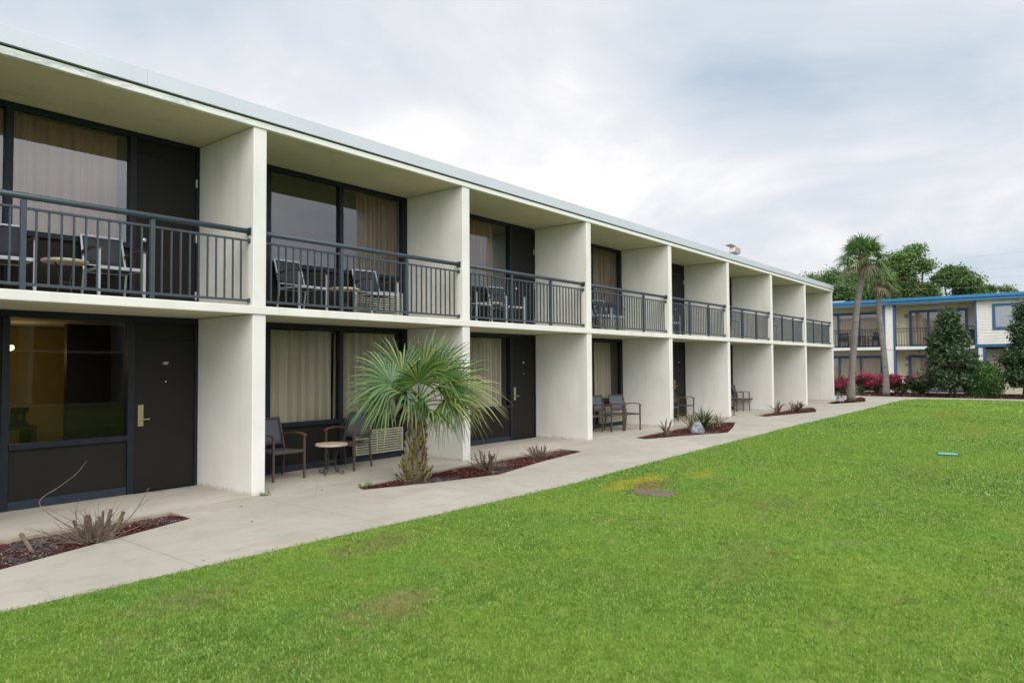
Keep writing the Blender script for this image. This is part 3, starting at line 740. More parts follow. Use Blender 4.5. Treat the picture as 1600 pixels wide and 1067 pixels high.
M['boot'] = island_mat('palm_leaf_boots', [(.11, .075, .05), (.20, .18, .15), (.15, .13, .035), (.30, .29, .27), (.14, .09, .055), (.20, .18, .035), (.09, .065, .045)], .8, .2)
M['boot_far'] = island_mat('old_palm_leaf_boots', [(.16, .10, .06), (.24, .17, .11), (.30, .25, .20), (.12, .08, .05)], .85, .2)
M['trunk_grey'] = mat('grey_palm_trunk', (.235, .215, .195), (.15, .137, .122), 5, .95, .15, 0, .7, 18, .03, stretch=(1, 1, 3))
rr = random.Random(5)
RV = Vector((.6265, -.7794, 0)); TV = Vector((-.78, -.626, 0)); UV = Vector((0, 0, 1))
pm = thing('small_fan_palm', 'short fan palm with wide blue green fronds and rough booted trunk in red mulch', 'palm tree', (7.36, -.62, -.06))
tk = MB(); prof = [(0, .205), (.10, .18), (.3, .14), (.55, .115), (.8, .105), (1.1, .08)]
tk.tube([(.055 * q, -.06 * q, q) for q, _ in prof], [r for _, r in prof], 16); trunk = tk.build('trunk', M['bark'], pm, smooth=True)
bt = MB()
for ring in range(16):
    z = .02 + ring * .060; r = np.interp(z, [p[0] for p in prof], [p[1] for p in prof])
    n = 9
    for k in range(n):
        a = 2 * PI * (k + .5 * (ring % 2)) / n + rr.uniform(-.25, .25); c, s = math.cos(a), math.sin(a)
        out = .015 + rr.uniform(0, .04) + (.06 if ring < 2 else 0); w = .046 * rr.uniform(.6, 1.3); h = .12 * rr.uniform(.6, 1.5)
        b = Vector((c * r * .96 + .055 * z, s * r * .96 - .06 * z, z)); tan = Vector((-s, c, 0)); rad = Vector((c, s, 0))
        tip = b + rad * out + Vector((0, 0, h)); i = len(bt.v); tw = w * rr.uniform(.25, .55)
        bt.v += [tuple(b - tan * w), tuple(b + tan * w), tuple(tip + tan * tw), tuple(tip - tan * tw),
                 tuple(b - tan * w * .6 + rad * .03), tuple(b + tan * w * .6 + rad * .03), tuple(tip + tan * tw * .7 + rad * .02 - UV * .015), tuple(tip - tan * tw * .7 + rad * .02 - UV * .015)]
        for f in ((0, 3, 2, 1), (4, 5, 6, 7), (0, 4, 7, 3), (1, 2, 6, 5), (3, 7, 6, 2), (0, 1, 5, 4)): bt.f.append(tuple(i + q for q in f))
bt.build('leaf_boots', M['boot'], trunk)
fronds = [  # (right, toward viewer, up), petiole, blade, roll, droop, material
    ((-.80, .35, .66), .50, .78, -1.05, .22, 'frond2'), ((.12, -.30, .95), .46, .76, -.3, .15, 'frond'),
    ((.60, .10, .78), .50, .76, .9, .20, 'frond'), ((.88, .20, .52), .56, .80, .9, .28, 'frond'), ((.98, -.20, .34), .64, .80, .7, .38, 'frond3'),
    ((.52, .78, .40), .38, .70, .5, .30, 'frond'), ((.86, .45, .22), .46, .72, .8, .45, 'frond'), ((-.34, .86, .34), .32, .60, -.5, .45, 'frond2'),
    ((.16, .92, .26), .26, .60, -.9, .45, 'frond'), ((.55, .75, -.05), .34, .56, -.4, .55, 'frond'), ((.95, .2, .05), .50, .62, -.6, .5, 'frond3'),
    ((-.82, .30, .28), .46, .68, -.9, .42, 'frond'), 
    ((-.52, -.05, .86), .46, .76, -.9, .18, 'frond'), ((.10, .55, .85), .30, .60, .3, .25, 'frond'), ((-.96, -.15, .40), .52, .70, -.9, .35, 'frond2'),
    ((-.10, .95, .10), .26, .46, -.2, .75, 'frond3'), ((.36, -.35, .88), .50, .78, .7, .18, 'frond')]
hub0 = Vector((.05, -.06, 1.14))
for (r_, t_, u_), pet, bl, roll, dr, m_ in fronds:
    d = RV * r_ + TV * t_ + UV * u_
    fan(d, pet, bl * 1.03, roll, 30, .0165, dr * .9, rr, True, 2.0, .06, hub0 + d * .03 + Vector((0, 0, .12 * u_))).build('frond', M[m_], pm)

def tall_palm(label, loc, spine, crown_r, n, seed, rad):
    rg = random.Random(seed)
    t = thing('tall_palm', label, 'palm tree', loc, 0, 'tall palms before the blue trimmed building')
    pts = []; N = 26
    for k in range(N + 1):
        z = spine[-1][2] * k / N
        pts.append(tuple(float(np.interp(z, [p[2] for p in spine], [p[j] for p in spine])) for j in (0, 1)) + (z,))
    mb = MB(); rads = []
    for k in range(N + 1):
        q = k / N; rads.append(rad * (1.35 - .35 * min(1, q * 6)) * (1 - .16 * q) * (1 + .035 * (k % 2)))
    mb.tube(pts, rads, 14); tr = mb.build('trunk', M['trunk_grey'], t, smooth=True)
    top = Vector(pts[-1]); b2 = MB()
    for ring in range(7):
        for k in range(9):
            a = 2 * PI * (k + .5 * (ring % 2)) / 9 + rg.uniform(-.2, .2); c, s = math.cos(a), math.sin(a)
            z = top.z - .75 + ring * .14; b = Vector((top.x + c * rad * .85, top.y + s * rad * .85, z)); tan = Vector((-s, c, 0)) * .07
            tip = b + Vector((c, s, 0)) * rg.uniform(.10, .28) + Vector((0, 0, rg.uniform(.12, .3)))
            b2.quad(b - tan, b + tan, tip + tan * .4, tip - tan * .4)
    b2.build('leaf_boots', M['boot_far'], tr)
    for k in range(n):
        a = k * 2.399 + rg.uniform(-.2, .2); q = k / n
        el = 1.40 - 1.90 * q + rg.uniform(-.12, .12)
        d = Vector((math.cos(a) * math.cos(el), math.sin(a) * math.cos(el), math.sin(el)))
        m_ = 'frond3' if q > .72 and rg.random() < .4 else ('frond2' if rg.random() < .3 else 'frond')
        if q > .95: m_ = 'frond_dead'
        pet = crown_r * rg.uniform(.42, .55); bl = crown_r * rg.uniform(.55, .68)
        fan(d, pet, bl, rg.uniform(-.6, .6), 24, .026, .22 + .40 * q, rg, False, 2.0, .10, top + d * .1, .02).build('frond', M[m_], t)
    return t
tall_palm('taller leaning palm in the mulch bed at the end of the white wing', (34.0, -.66, -.02), [(0, 0, 0), (0, -.06, 1.3), (0, -.19, 2.76), (0, -.33, 4.2), (0, -.53, 5.4), (0, -.62, 6.35)], 1.16, 34, 3, .142)
tall_palm('shorter palm with greyer trunk standing right of the taller one before the blue column', (40.2, -.92, -.02), [(0, 0, 0), (0, 0, 1.25), (0, .09, 2.6), (0, .23, 4.2), (0, .30, 5.9)], 1.10, 26, 9, .145)

# ---------------------------------------------------------------- leafy trees and shrubs
def leaf_cloud(name, blobs, n, size, m, parent, asp=.5, seed=1, shell=.55, up=.5, clump=0, flat=1.0):
    rg = np.random.default_rng(seed); B = np.array(blobs, float)
    w = (B[:, 3] ** 2); w /= w.sum(); idx = rg.choice(len(B), n, p=w)
    if clump:   # gather leaves in sprays so the outline has gaps
        nc = max(1, n // clump); ci = rg.choice(len(B), nc, p=w); cd = rg.normal(size=(nc, 3)); cd /= np.linalg.norm(cd, axis=1)[:, None]
        cr = rg.uniform(shell ** 3, 1, nc) ** (1 / 3)
        cc = B[ci, :3] + cd * (cr * B[ci, 3])[:, None] * np.array([1, 1, flat])
        k = rg.integers(0, nc, n); spread = B[ci[k], 3] * .20 + size * 1.2
        P = cc[k] + rg.normal(size=(n, 3)) * spread[:, None] * np.array([1, 1, .7]); out = cd[k]
    else:
        d = rg.normal(size=(n, 3)); d /= np.linalg.norm(d, axis=1)[:, None]
        r = rg.uniform(shell ** 3, 1, n) ** (1 / 3); P = B[idx, :3] + d * (r * B[idx, 3])[:, None] * np.array([1, 1, flat]); out = d
    nr = out * .6 + rg.normal(size=(n, 3)) * .7 + np.array([0, 0, up]); nr /= np.linalg.norm(nr, axis=1)[:, None]
    t = np.cross(nr, rg.normal(size=(n, 3))); t /= np.linalg.norm(t, axis=1)[:, None] + 1e-9; b = np.cross(nr, t)
    s = size * rg.uniform(.6, 1.35, n)[:, None]
    V = np.empty((n, 4, 3)); V[:, 0] = P - t * s; V[:, 1] = P + b * s * asp + t * s * .1 - nr * s * .12; V[:, 2] = P + t * s; V[:, 3] = P - b * s * asp + t * s * .1 - nr * s * .12
    V = V.reshape(-1, 3); st = np.arange(0, len(V), 4)
    return link_mesh(name, fast_mesh(name, V, np.arange(len(V)), st, np.full(len(st), 4), m), parent)
M['oak'] = island_mat('oak_leaves', [(.035, .075, .020), (.065, .125, .032), (.105, .185, .048), (.15, .24, .065)], .55, .3, .25)
M['oak2'] = island_mat('lighter_oak_leaves', [(.06, .115, .028), (.11, .19, .045), (.17, .26, .065)], .55, .3, .25)
M['magnolia'] = island_mat('magnolia_leaves', [(.016, .036, .014), (.026, .056, .020), (.044, .084, .030), (.08, .13, .055), (.11, .16, .075)], .42, .35, .12)
M['hedge'] = island_mat('bright_shrub_leaves', [(.030, .085, .014), (.05, .13, .02), (.085, .19, .032)], .5, .35, .2)
M['bougleaf'] = island_mat('bougainvillea_leaves', [(.03, .06, .018), (.05, .09, .025), (.08, .12, .035)], .5, .3, .2)
M['bract'] = island_mat('magenta_bracts', [(.56, .015, .11), (.68, .035, .17), (.74, .07, .25), (.44, .015, .08)], .6, .2, .3)
M['yellowleaf'] = island_mat('yellow_leaves', [(.5, .34, .04), (.42, .30, .04)], .5, .3, .2)
M['bark2'] = mat('grey_brown_bark', (.12, .10, .08), (.07, .058, .045), 8, .95, .1, 0, .6, 30, .03)
M['twig'] = mat('dry_grey_twig', (.17, .125, .085), (.10, .075, .055), 18, .9, .15, 0, .4, 60, .004)
M['twig2'] = mat('pale_dry_twig', (.22, .175, .13), (.13, .10, .075), 18, .9, .15)

def big_tree(label, loc, h, w, n, seed, m, dens=.30):
    rg = random.Random(seed)
    t = thing('shade_tree', label, 'tree', loc, 0, 'trees behind the blue trimmed building')
    tr = MB(); tr.tube([(0, 0, 0), (.1, .1, h * .2), (.0, .2, h * .42), (.1, 0, h * .7)], [h * .035, h * .028, h * .02, h * .006], 10)
    blobs = []
    for k in range(rg.randint(16, 20)):
        a = rg.uniform(0, 2 * PI); q = rg.random() ** .6; zz = rg.uniform(.26, .90)
        env = math.sin(min(1, (zz - .08) / .92) * PI) ** .6
        r = w * .5 * q * env; br = w * rg.uniform(.13, .23)
        c = (r * math.cos(a), r * math.sin(a), h * zz)
        blobs.append((*c, br * rg.uniform(.7, 1.05))); tr.tube([(0, .1, h * min(.45, zz * .6)), (c[0] * .5, c[1] * .5, h * zz * .8), c], [h * .013, h * .008, h * .003], 6)
    blobs.append((rg.uniform(-.1, .1) * w, rg.uniform(-.1, .1) * w, h * .9, w * .13))
    for k in range(26):      # small sprays that break the outline
        b = rg.choice(blobs[:16]); a = rg.uniform(0, 2 * PI); e = rg.uniform(-.3, 1.3); q = b[3] * rg.uniform(.95, 1.35)
        c = (b[0] + q * math.cos(a) * math.cos(e), b[1] + q * math.sin(a) * math.cos(e), min(h, b[2] + q * math.sin(e) * .8))
        blobs.append((*c, w * rg.uniform(.035, .075))); tr.tube([b[:3], c], [h * .003, h * .001], 4)
    tr.build('trunk', M['bark2'], t, smooth=True)
    leaf_cloud('crown', blobs, n, .115, m, t, .55, seed, .25, .5, 22, .8)
    return t
big_tree('dark green tree rising over the roof end of the white wing', (74, 10.4, -.1), 11.4, 8.0, 42000, 1, M['oak'])
big_tree('tallest tree behind the two palms, with airy top branches', (76, 2.8, -.1), 13.7, 6.2, 44000, 22, M['oak2'])
big_tree('broad dark tree right of the tallest one behind the blue roof', (73, -.1, -.1), 10.8, 5.2, 38000, 3, M['oak'])
big_tree('bushy tree filling the gap behind the shorter palm', (80, 6.8, -.1), 11.4, 8.0, 36000, 14, M['oak'])
big_tree('small pale green tree farthest right above the blue roof', (84, -3.5, -.1), 9.9, 3.8, 11000, 5, M['oak2'])
big_tree('low rounded tree right of the broad dark one above the blue roof', (76, -1.9, -.1), 9.2, 3.6, 13000, 6, M['oak'])
big_tree('distant thin tree peeking over the white roof edge', (100, 19.0, -.1), 14.2, 5.0, 9000, 7, M['oak2'])


big_tree('leafy tree rising directly behind the taller palm crown', (78, 7.6, -.1), 12.4, 5.0, 26000, 41, M['oak2'])

def magnolia(label, loc, h, w, n, seed):
    rg = random.Random(seed)
    t = thing('magnolia_tree', label, 'tree', loc, 0, 'magnolia trees in the far bed')
    tr = MB(); blobs = []
    for k in range(4): tr.tube([(rg.uniform(-.2, .2), rg.uniform(-.3, .3), 0), (rg.uniform(-.1, .1), rg.uniform(-.1, .1), h * .5)], [.05, .03], 6)
    tr.tube([(0, 0, 0), (.03, 0, h * .5), (0, .03, h * .93), (0, .06, h * 1.08)], [.07, .05, .02, .006], 7)
    for k in range(80):
        a = rg.uniform(0, 2 * PI); zz = rg.uniform(.14, .97)
        env = (1 - zz) ** .85 * 1.12 if zz > .24 else .5 + zz * 1.4
        r = w * .5 * env * rg.uniform(.5, 1.02); c = (r * math.cos(a), r * math.sin(a), h * zz)
        blobs.append((*c, rg.uniform(.13, .27)))
        tr.tube([(0, 0, max(.1, c[2] - .35)), (c[0] * .6, c[1] * .6, c[2] - .12), c], [.022, .014, .006], 5)
    tr.build('trunk', M['bark2'], t)
    leaf_cloud('crown', blobs, n, .085, M['magnolia'], t, .40, seed, .1, .7, 12)
    ys = [blobs[i][:3] + (.08,) for i in (2, 9, 17, 25)]
    leaf_cloud('yellow_leaves', ys, 26, .075, M['yellowleaf'], t, .5, seed)
magnolia('dark conical magnolia with a bare twig on top, left of the round green bush', (40.2, -3.75, -.03), 4.25, 2.7, 21000, 4)
magnolia('dark broad magnolia at the right edge of the photo beside the round bush', (41.4, -6.85, -.03), 4.6, 3.1, 25000, 8)
t = thing('round_shrub', 'dense round green bush between the two magnolias', 'shrub', (40.5, -5.05, -.03))
sb = [(0, 0, .95, .80), (.1, .35, .75, .62), (-.1, -.35, .8, .62), (.2, 0, 1.35, .50), (-.2, .1, 1.25, .52), (0, .1, .45, .70), (.1, -.3, .45, .6)]
leaf_cloud('foliage', sb, 12000, .045, M['hedge'], t, .5, 3, .72, .6)
mb = MB()
for k in range(7): mb.tube([(random.uniform(-.1, .1), random.uniform(-.1, .1), 0), (random.uniform(-.4, .4), random.uniform(-.4, .4), .9)], [.03, .012], 5)
mb.build('stems', M['bark2'], t)
boug = [(1.78, .98, 1.0, 'magenta bougainvillea bush at the corner of the white wing'), (.72, 1.18, 1.15, 'tall magenta bougainvillea between the two palm trunks, left one'),
        (-.30, 1.05, 1.15, 'dense magenta bougainvillea just left of the second palm trunk'), (-1.42, 1.0, .9, 'magenta bougainvillea in front of the white patio chair'), (-2.45, .95, .75, 'sparse flowering bush with few pink blooms left of the conical magnolia')]
for k, (y, h, w, l) in enumerate(boug):
    rg = random.Random(60 + k); t = thing('bougainvillea', l, 'shrub', (41.7, y, -.03), 0, 'bougainvillea bushes along the far building')
    bl = [(rg.uniform(-.3, .3), rg.uniform(-.68, .68) * w, rg.uniform(.25, .88) * h, rg.uniform(.15, .27)) for _ in range(20)]
    leaf_cloud('foliage', bl, 2600, .05, M['bougleaf'], t, .6, k, .2, .5)
    fl = [(b[0] - .07, b[1], b[2] + .08, b[3] * .95) for b in bl if b[2] > .38 * h]
    kind(leaf_cloud('flowers', fl, (1300, 1400, 1400, 800, 160)[k], .036, M['bract'], t, .8, 30 + k, .3, .3, 16), 'stuff')
    mb = MB()
    for b in bl: mb.tube([(rg.uniform(-.1, .1), rg.uniform(-.15, .15), 0), (b[0] * .5, b[1] * .6, b[2] * .6), b[:3]], [.014, .009, .004], 5)
    mb.build('stems', M['twig'], t)

# cut back shrubs: thick sawn stems and thin twigs
def cut_shrub(label, loc, seed, n, h, r, twigs):
    rg = random.Random(seed); t = thing('cut_shrub', label, 'shrub', loc, 0, 'cut back shrubs in the beds')
    for k in range(n):
        a = rg.uniform(0, 2 * PI); q = rg.uniform(0, .55 * h); lean = rg.uniform(.05, .5); hh = h * rg.uniform(.55, 1.15); r0 = r * rg.uniform(.55, 1.2)
        b = Vector((q * math.cos(a), q * math.sin(a), -.02)); e = b + Vector((math.cos(a) * lean * hh, math.sin(a) * lean * hh, hh))
        m = (b + e) / 2 + Vector((rg.uniform(-.02, .02), rg.uniform(-.02, .02), 0))
        MB().tube([b, m, e], [r0, r0 * .9, r0 * .75], 8).build('stem', M['twig'], t, smooth=False)
    tw = MB()
    for k in range(twigs):
        a = rg.uniform(0, 2 * PI); L = h * rg.uniform(.7, 1.8); lean = rg.uniform(.5, 2.2); p = Vector((rg.uniform(-.12, .12), rg.uniform(-.12, .12), 0)); pts = [p.copy()]
        d = Vector((math.cos(a) * lean, math.sin(a) * lean, 1)).normalized()
        for j in range(4):
            d = (d + Vector((rg.uniform(-.28, .28), rg.uniform(-.28, .28), rg.uniform(-.25, .2)))).normalized(); p = p + d * L / 4; p.z = max(p.z, .01); pts.append(p.copy())
        sm = smooth(pts, 4); tw.tube(sm, taper(.0055, .0013, len(sm)), 5)
        if rg.random() < .6:
            i = 2; d2 = (d + Vector((rg.uniform(-.8, .8), rg.uniform(-.8, .8), .3))).normalized(); tw.tube([pts[i], pts[i] + d2 * L * .18, pts[i] + d2 * L * .3 + Vector((0, 0, .02))], [.0035, .0025, .001], 4)
    tw.build('twigs', M['twig2'], t); return t
c0 = cut_shrub('bare cut back shrub with long wild twigs in the nearest mulch bed', (2.86, -.80, -.05), 3, 17, .30, .019, 80)
lt = MB(); lt.tube(smooth([(-.1, .02, .12), (-.30, .10, .28), (-.42, .16, .42), (-.40, .16, .50), (-.28, .13, .58), (-.14, .08, .70), (-.06, .05, .82)]), taper(.006, .0018, 31), 6)
lt.tube(smooth([(.0, 0, .1), (-.2, .06, .26), (-.40, .15, .42)]), taper(.005, .002, 11), 5); lt.tube(smooth([(.1, -.05, .05), (.30, -.10, .22), (.42, -.12, .40), (.47, -.13, .50)]), taper(.008, .002, 16), 6); lt.tube(smooth([(.36, -.11, .30), (.44, -.14, .36), (.52, -.12, .38)]), taper(.004, .0015, 11), 5); lt.build('long_twigs', M['twig2'], c0)
STK0, STK1 = (2.42, -.18), (2.33, -.80)
st = tag(MB().tube([(STK0[0], STK0[1], .03), (STK1[0], STK1[1], -.02)], [.022, .018], 8).build('fallen_stick', M['twig2']), 'short pale stick lying on the mulch left of the bare shrub', 'stick')
cut_shrub('larger cut back shrub in the red mulch bed right of the palm', (8.82, -.86, -.05), 5, 14, .30, .018, 50)
cut_shrub('smaller cut back shrub near the right tip of the red mulch bed', (10.40, -.74, -.05), 8, 13, .27, .017, 40)

M['sword'] = island_mat('bronze_sword_leaves', [(.10, .065, .06), (.15, .10, .075), (.19, .155, .085), (.22, .17, .12)], .5, .4, .1)
M['blade_green'] = island_mat('green_strap_leaves', [(.09, .10, .035), (.14, .13, .05), (.22, .18, .09), (.28, .22, .13)], .5, .4, .2)
M['blade_dark'] = island_mat('dark_strap_leaves', [(.035, .070, .020), (.06, .11, .03), (.10, .15, .045), (.17, .17, .08)], .5, .4, .15)
def spiky(label, loc, seed, n, h, m, arch, w=.022, name='spiky_plant'):
    rg = random.Random(seed); t = thing(name, label, 'plant', loc, 0, 'strap leaved plants in the beds'); mb = MB()
    for k in range(n):
        a = rg.uniform(0, 2 * PI); L = h * rg.uniform(.55, 1.15); lean = rg.uniform(.1, 1.0) * arch; c, s = math.cos(a), math.sin(a)
        b = Vector((rg.uniform(-.06, .06), rg.uniform(-.06, .06), 0)); tan = Vector((-s, c, 0)); secs = []
        for q in (0, .35, .7, 1):
            p = b + Vector((c * L * lean * q * (.6 + .6 * q), s * L * lean * q * (.6 + .6 * q), L * (q - .32 * lean * q * q))); secs.append((p, w * (1 - .2 * q) if q < .9 else .002))
        i = len(mb.v)
        for p, ww in secs: mb.v += [tuple(p - tan * ww), tuple(p + tan * ww)]
        for j in range(3): mb.f.append((i + 2 * j, i + 2 * j + 1, i + 2 * j + 3, i + 2 * j + 2))
    mb.build('leaves', m, t)
    MB().lathe([(.07, -.02), (.06, .03), (.03, .08)], 8).build('crown', M['twig'], t)
    return t
spiky('bronze spiky plant at the left end of the bed with the rock', (15.62, -.72, -.06), 1, 15, .46, M['sword'], .8)
spiky('yellowish strap leaved plant left of the rock', (16.95, -.80, -.06), 2, 42, .60, M['blade_green'], 1.2, .012)
spiky('dark green leafy clump directly behind the rock', (17.6, -.82, -.06), 12, 110, .64, M['blade_dark'], 1.3, .018)
spiky('sprawling strap leaved plant by the bed end right of the rock', (19.0, -.62, -.06), 4, 26, .50, M['sword'], 1.4, .012)
spiky('bronze spiky plant on the left in the second farthest bed', (24.05, -.62, -.06), 5, 24, .58, M['sword'], 1.0)
spiky('low bronze plant in the middle of the second farthest bed', (25.6, -.72, -.06), 6, 26, .42, M['sword'], 1.1)
spiky('bronze spiky plant on the right in the second farthest bed', (26.5, -.62, -.06), 7, 26, .52, M['sword'], 1.0)
spiky('small dark plant behind the pale rock at the wing corner', (33.0, -.45, -.02), 8, 18, .5, M['sword'], .9)
M['rock'] = mat('pale_blue_grey_rock', (.27, .28, .31), (.15, .155, .175), 5, .9, .2, 0, .8, 9, .06)
def rock(label, loc, s, seed):
    bm = bmesh.new(); bmesh.ops.create_icosphere(bm, subdivisions=3, radius=1); rg = random.Random(seed)
    pl = [(Vector((rg.uniform(-1, 1), rg.uniform(-1, 1), rg.uniform(-.3, 1))).normalized(), rg.uniform(.62, .85)) for _ in range(11)]
    for v in bm.verts:
        for nn, d in pl:
            e = v.co.dot(nn) - d
            if e > 0: v.co -= nn * e
        q = 1 - .38 * max(0, v.co.z); nz = .09 * math.sin(7 * v.co.x + seed) * math.sin(6 * v.co.y + 2) + .05 * math.sin(15 * v.co.z + 9 * v.co.x)
        v.co = Vector(((v.co.x * q + nz) * s[0], (v.co.y * q + nz) * s[1], (v.co.z + nz) * s[2]))
    me = bpy.data.meshes.new('rock'); bm.to_mesh(me); bm.free(); me.materials.append(M['rock'])
    return tag(link_mesh('rock', me, None, loc), label, 'rock', 'rocks in the beds')
rock('pale grey rock in the middle bed before the leafy clump', (16.5, -1.12, .04), (.22, .18, .25), 2)
rock('small pale rock at the foot of the wing corner', (32.3, -.62, .02), (.26, .22, .28), 5)
M['weed'] = island_mat('weed_leaves', [(.08, .17, .03), (.14, .26, .05), (.20, .30, .06)], .5, .3, .3)
def weed(label, loc, s, seed):
    rg = random.Random(seed); t = thing('weed', label, 'weed', loc, 0, 'small weeds')
    bl = [(rg.uniform(-s, s), rg.uniform(-s, s) * .5, rg.uniform(.2, .9) * s, s * .4) for _ in range(6)]
    leaf_cloud('leaves', bl, 70, s * .20, M['weed'], t, .55, seed, .1, .6)
    mb = MB()
    for b in bl: mb.tube([(0, 0, 0), b[:3]], [.003, .0015], 4)
    mb.build('stalks', M['weed'], t)
weed('tuft of weeds at the foot of the nearest dividing wall', (5.22, -.07, -.012), .06, 1)
weed('small leafy weed at the left tip of the palm bed', (6.52, -.55, -.06), .10, 2)
M['litter'] = island_mat('dry_leaf_litter', [(.05, .025, .02), (.10, .05, .035), (.15, .10, .06)], .8, .2)
LIT = MB(); LIT.v = [(-.02, 0, .004), (0, -.009, .010), (.022, 0, .003), (0, .009, .012)]; LIT.f = [(0, 1, 2), (0, 2, 3)]
LITM = LIT.mesh('fallen_leaf', M['litter'])
for k, (x, y, w) in enumerate([(4.25, -1.36, 'on the path below the nearest dividing wall, far from the beds'), (3.15, -2.42, 'at the grass edge left of the path middle'), (4.62, -.5, 'on the path right of the nearest bed tip'), (3.3, .75, 'on the patio under the nearest window'), (5.9, -.35, 'on the path just past the nearest dividing wall')]):
    o = link_mesh('fallen_leaf', LITM, None, (x, y, .001 if y > 0 else -.011)); o.rotation_euler = (0, 0, k * 1.3); tag(o, 'tiny dark fallen leaf ' + w, 'leaf', 'fallen leaves on the paving')

# drain grate and valve box in the lawn
M['rust'] = mat('rusty_grate', (.26, .19, .165), (.17, .11, .09), 25, .85, .3, .3, .5, 60, .003)
dg = thing('drain_grate', 'rusty drain grate sunk in the grass below the yellow patch', 'drain grate', (8.50, -4.06, -.022), .0)
fr = MB(); fr.box(-.19, .19, -.26, -.235, -.02, .014).box(-.19, .19, .235, .26, -.02, .014).box(-.19, -.165, -.235, .235, -.02, .014).box(.165, .19, -.235, .235, -.02, .014); fr.build('frame', M['rust'], dg, .002)
bars = MB()
for k in range(7): bars.box(-.165, .165, -.205 + k * .068 - .015, -.205 + k * .068 + .015, -.015, .011)
bars.build('bars', M['rust'], dg, .002); MB().box(-.17, .17, -.24, .24, -.03, -.022).build('pit', M['gap'], dg)
M['teal'] = mat('teal_plastic', (.16, .52, .44), (.12, .44, .38), 8, .45, .5)
M['tealdark'] = mat('dark_green_plastic', (.02, .09, .07), None, 8, .5)
vb = thing('valve_box', 'small turquoise valve box lid lying in the lawn', 'valve box', (15.19, -6.62, -.024), .15)
vf = MB()
for q in ((-.12, .12, -.18, -.155), (-.12, .12, .155, .18), (-.12, -.098, -.155, .155), (.098, .12, -.155, .155)): vf.box(*q, 0, .034)
vf.build('frame', M['tealdark'], vb, .003)
vl = MB().box(-.096, .096, -.153, .153, .01, .040)
for k in range(7): vl.box(-.08, .08, -.125 + k * .04, -.110 + k * .04, .0405, .044)
vl.build('lid', M['teal'], vb, .004)

# roof items
M['lampgrey'] = mat('weathered_grey_housing', (.34, .30, .28), (.27, .24, .23), 9, .6, .4)
fl = thing('floodlight', 'grey floodlight standing on the roof edge of the white wing', 'floodlight', (22.4, .12, 5.212), R(150)); fl.scale = (.75, .75, .75)
MB().tube([(0, 0, 0), (0, 0, .12)], .022, 8).build('bracket', M['lampgrey'], fl)
hd = MB(); mt = Matrix.Translation((0, 0, .26)) @ Matrix.Rotation(R(-18), 4, 'Y')
for (x0, x1, y0, y1, z0, z1) in ((-.16, .12, -.20, .20, -.13, .13), (-.25, -.16, -.13, .13, -.09, .09)): hd.box(x0, x1, y0, y1, z0, z1, mt)
hd = hd.build('housing', M['lampgrey'], fl, .02)
MB().box(.121, .14, -.18, .18, -.11, .11, mt).build('lens', M['white'], hd, .004)
MB().box(.10, .40, -.205, .205, .132, .142, mt).build('visor', M['lampgrey'], hd, .002)
vt = thing('roof_vent', 'tiny dark vent on the far part of the white wing roof', 'vent', (29.2, .7, 5.10))
MB().lathe([(.09, 0), (.09, .22), (.16, .24), (.16, .30), (.05, .34)], 12).build('cap', M['lampgrey'], vt)

# ---------------------------------------------------------------- far building with blue trim
XF, XW = 45.0, 46.15
M['blind'] = mat('grey_window_blind', (.34, .37, .38), (.30, .33, .34), 4, .6)
def siding(name, c):
    m, nt, b = base_mat(name, .6, .3)
    tc = nt.nodes.new('ShaderNodeTexCoord'); sp = nt.nodes.new('ShaderNodeSeparateXYZ'); nt.links.new(tc.outputs['Object'], sp.inputs[0])
    f = math_n(nt, 'FRACT', math_n(nt, 'DIVIDE', sp.outputs[2], .145))
    n = noise(nt, 2, 4)
    col = mixc(nt, maprange(nt, n.outputs[0], .35, .7), c, tuple(x * .9 for x in c))
    nt.links.new(col, b.inputs['Base Color'])
    add_bump(nt, b, math_n(nt, 'SUBTRACT', 1.0, f), 1.0, .03); return m
M['siding'] = siding('cream_lap_siding', (.68, .62, .46)); M['siding_w'] = siding('white_lap_siding', (.70, .69, .62))
M['blue'] = mat('blue_trim', (.045, .112, .235), (.05, .12, .25), 4, .5, .4)
M['blue2'] = mat('dark_blue_frame', (.028, .062, .145), (.032, .07, .16), 4, .5, .4)
M['blueroof'] = mat('blue_metal_roof_edge', (.045, .20, .38), (.04, .18, .35), 2, .4, .5, .2)
M['black'] = mat('black_rail', (.012, .013, .016), None, 9, .5)
far = thing('blue_trim_building', 'two storey cream building with blue trim behind the palms', 'building', (0, 0, 0))
MB().box(XW, 54, -4.4, 13, -.1, 5.0).build('rear_wall', M['siding'], far)
MB().box(XF, 54.01, -16.5, -4.49, 2.66, 5.0).build('upper_wall', M['siding_w'], far)
MB().box(XW + .004, 54, -16.5, -4.405, -.1, 2.42).build('lower_wall', M['siding'], far)
MB().box(XF - .02, XW - .004, -4.37, 13, 2.43, 2.595).build('balcony_slab', M['white'], far, .01)
MB().box(XF - .05, 54, -16.5, -4.385, 2.50, 2.655).build('blue_band', M['blue'], far, .006)
MB().box(XF - .15, 54, -16.6, 13, 5.003, 5.04).build('soffit', M['siding'], far)
MB().box(XF - .32, XF - .16, -16.6, 13, 5.0, 5.30).box(XF - .40, XF - .325, -16.6, 13, 5.17, 5.33).build('roof_edge', M['blueroof'], far, .01)
MB().box(XF - .155, 54, -16.6, 13, 5.045, 5.25).build('roof', M['roof'], far)
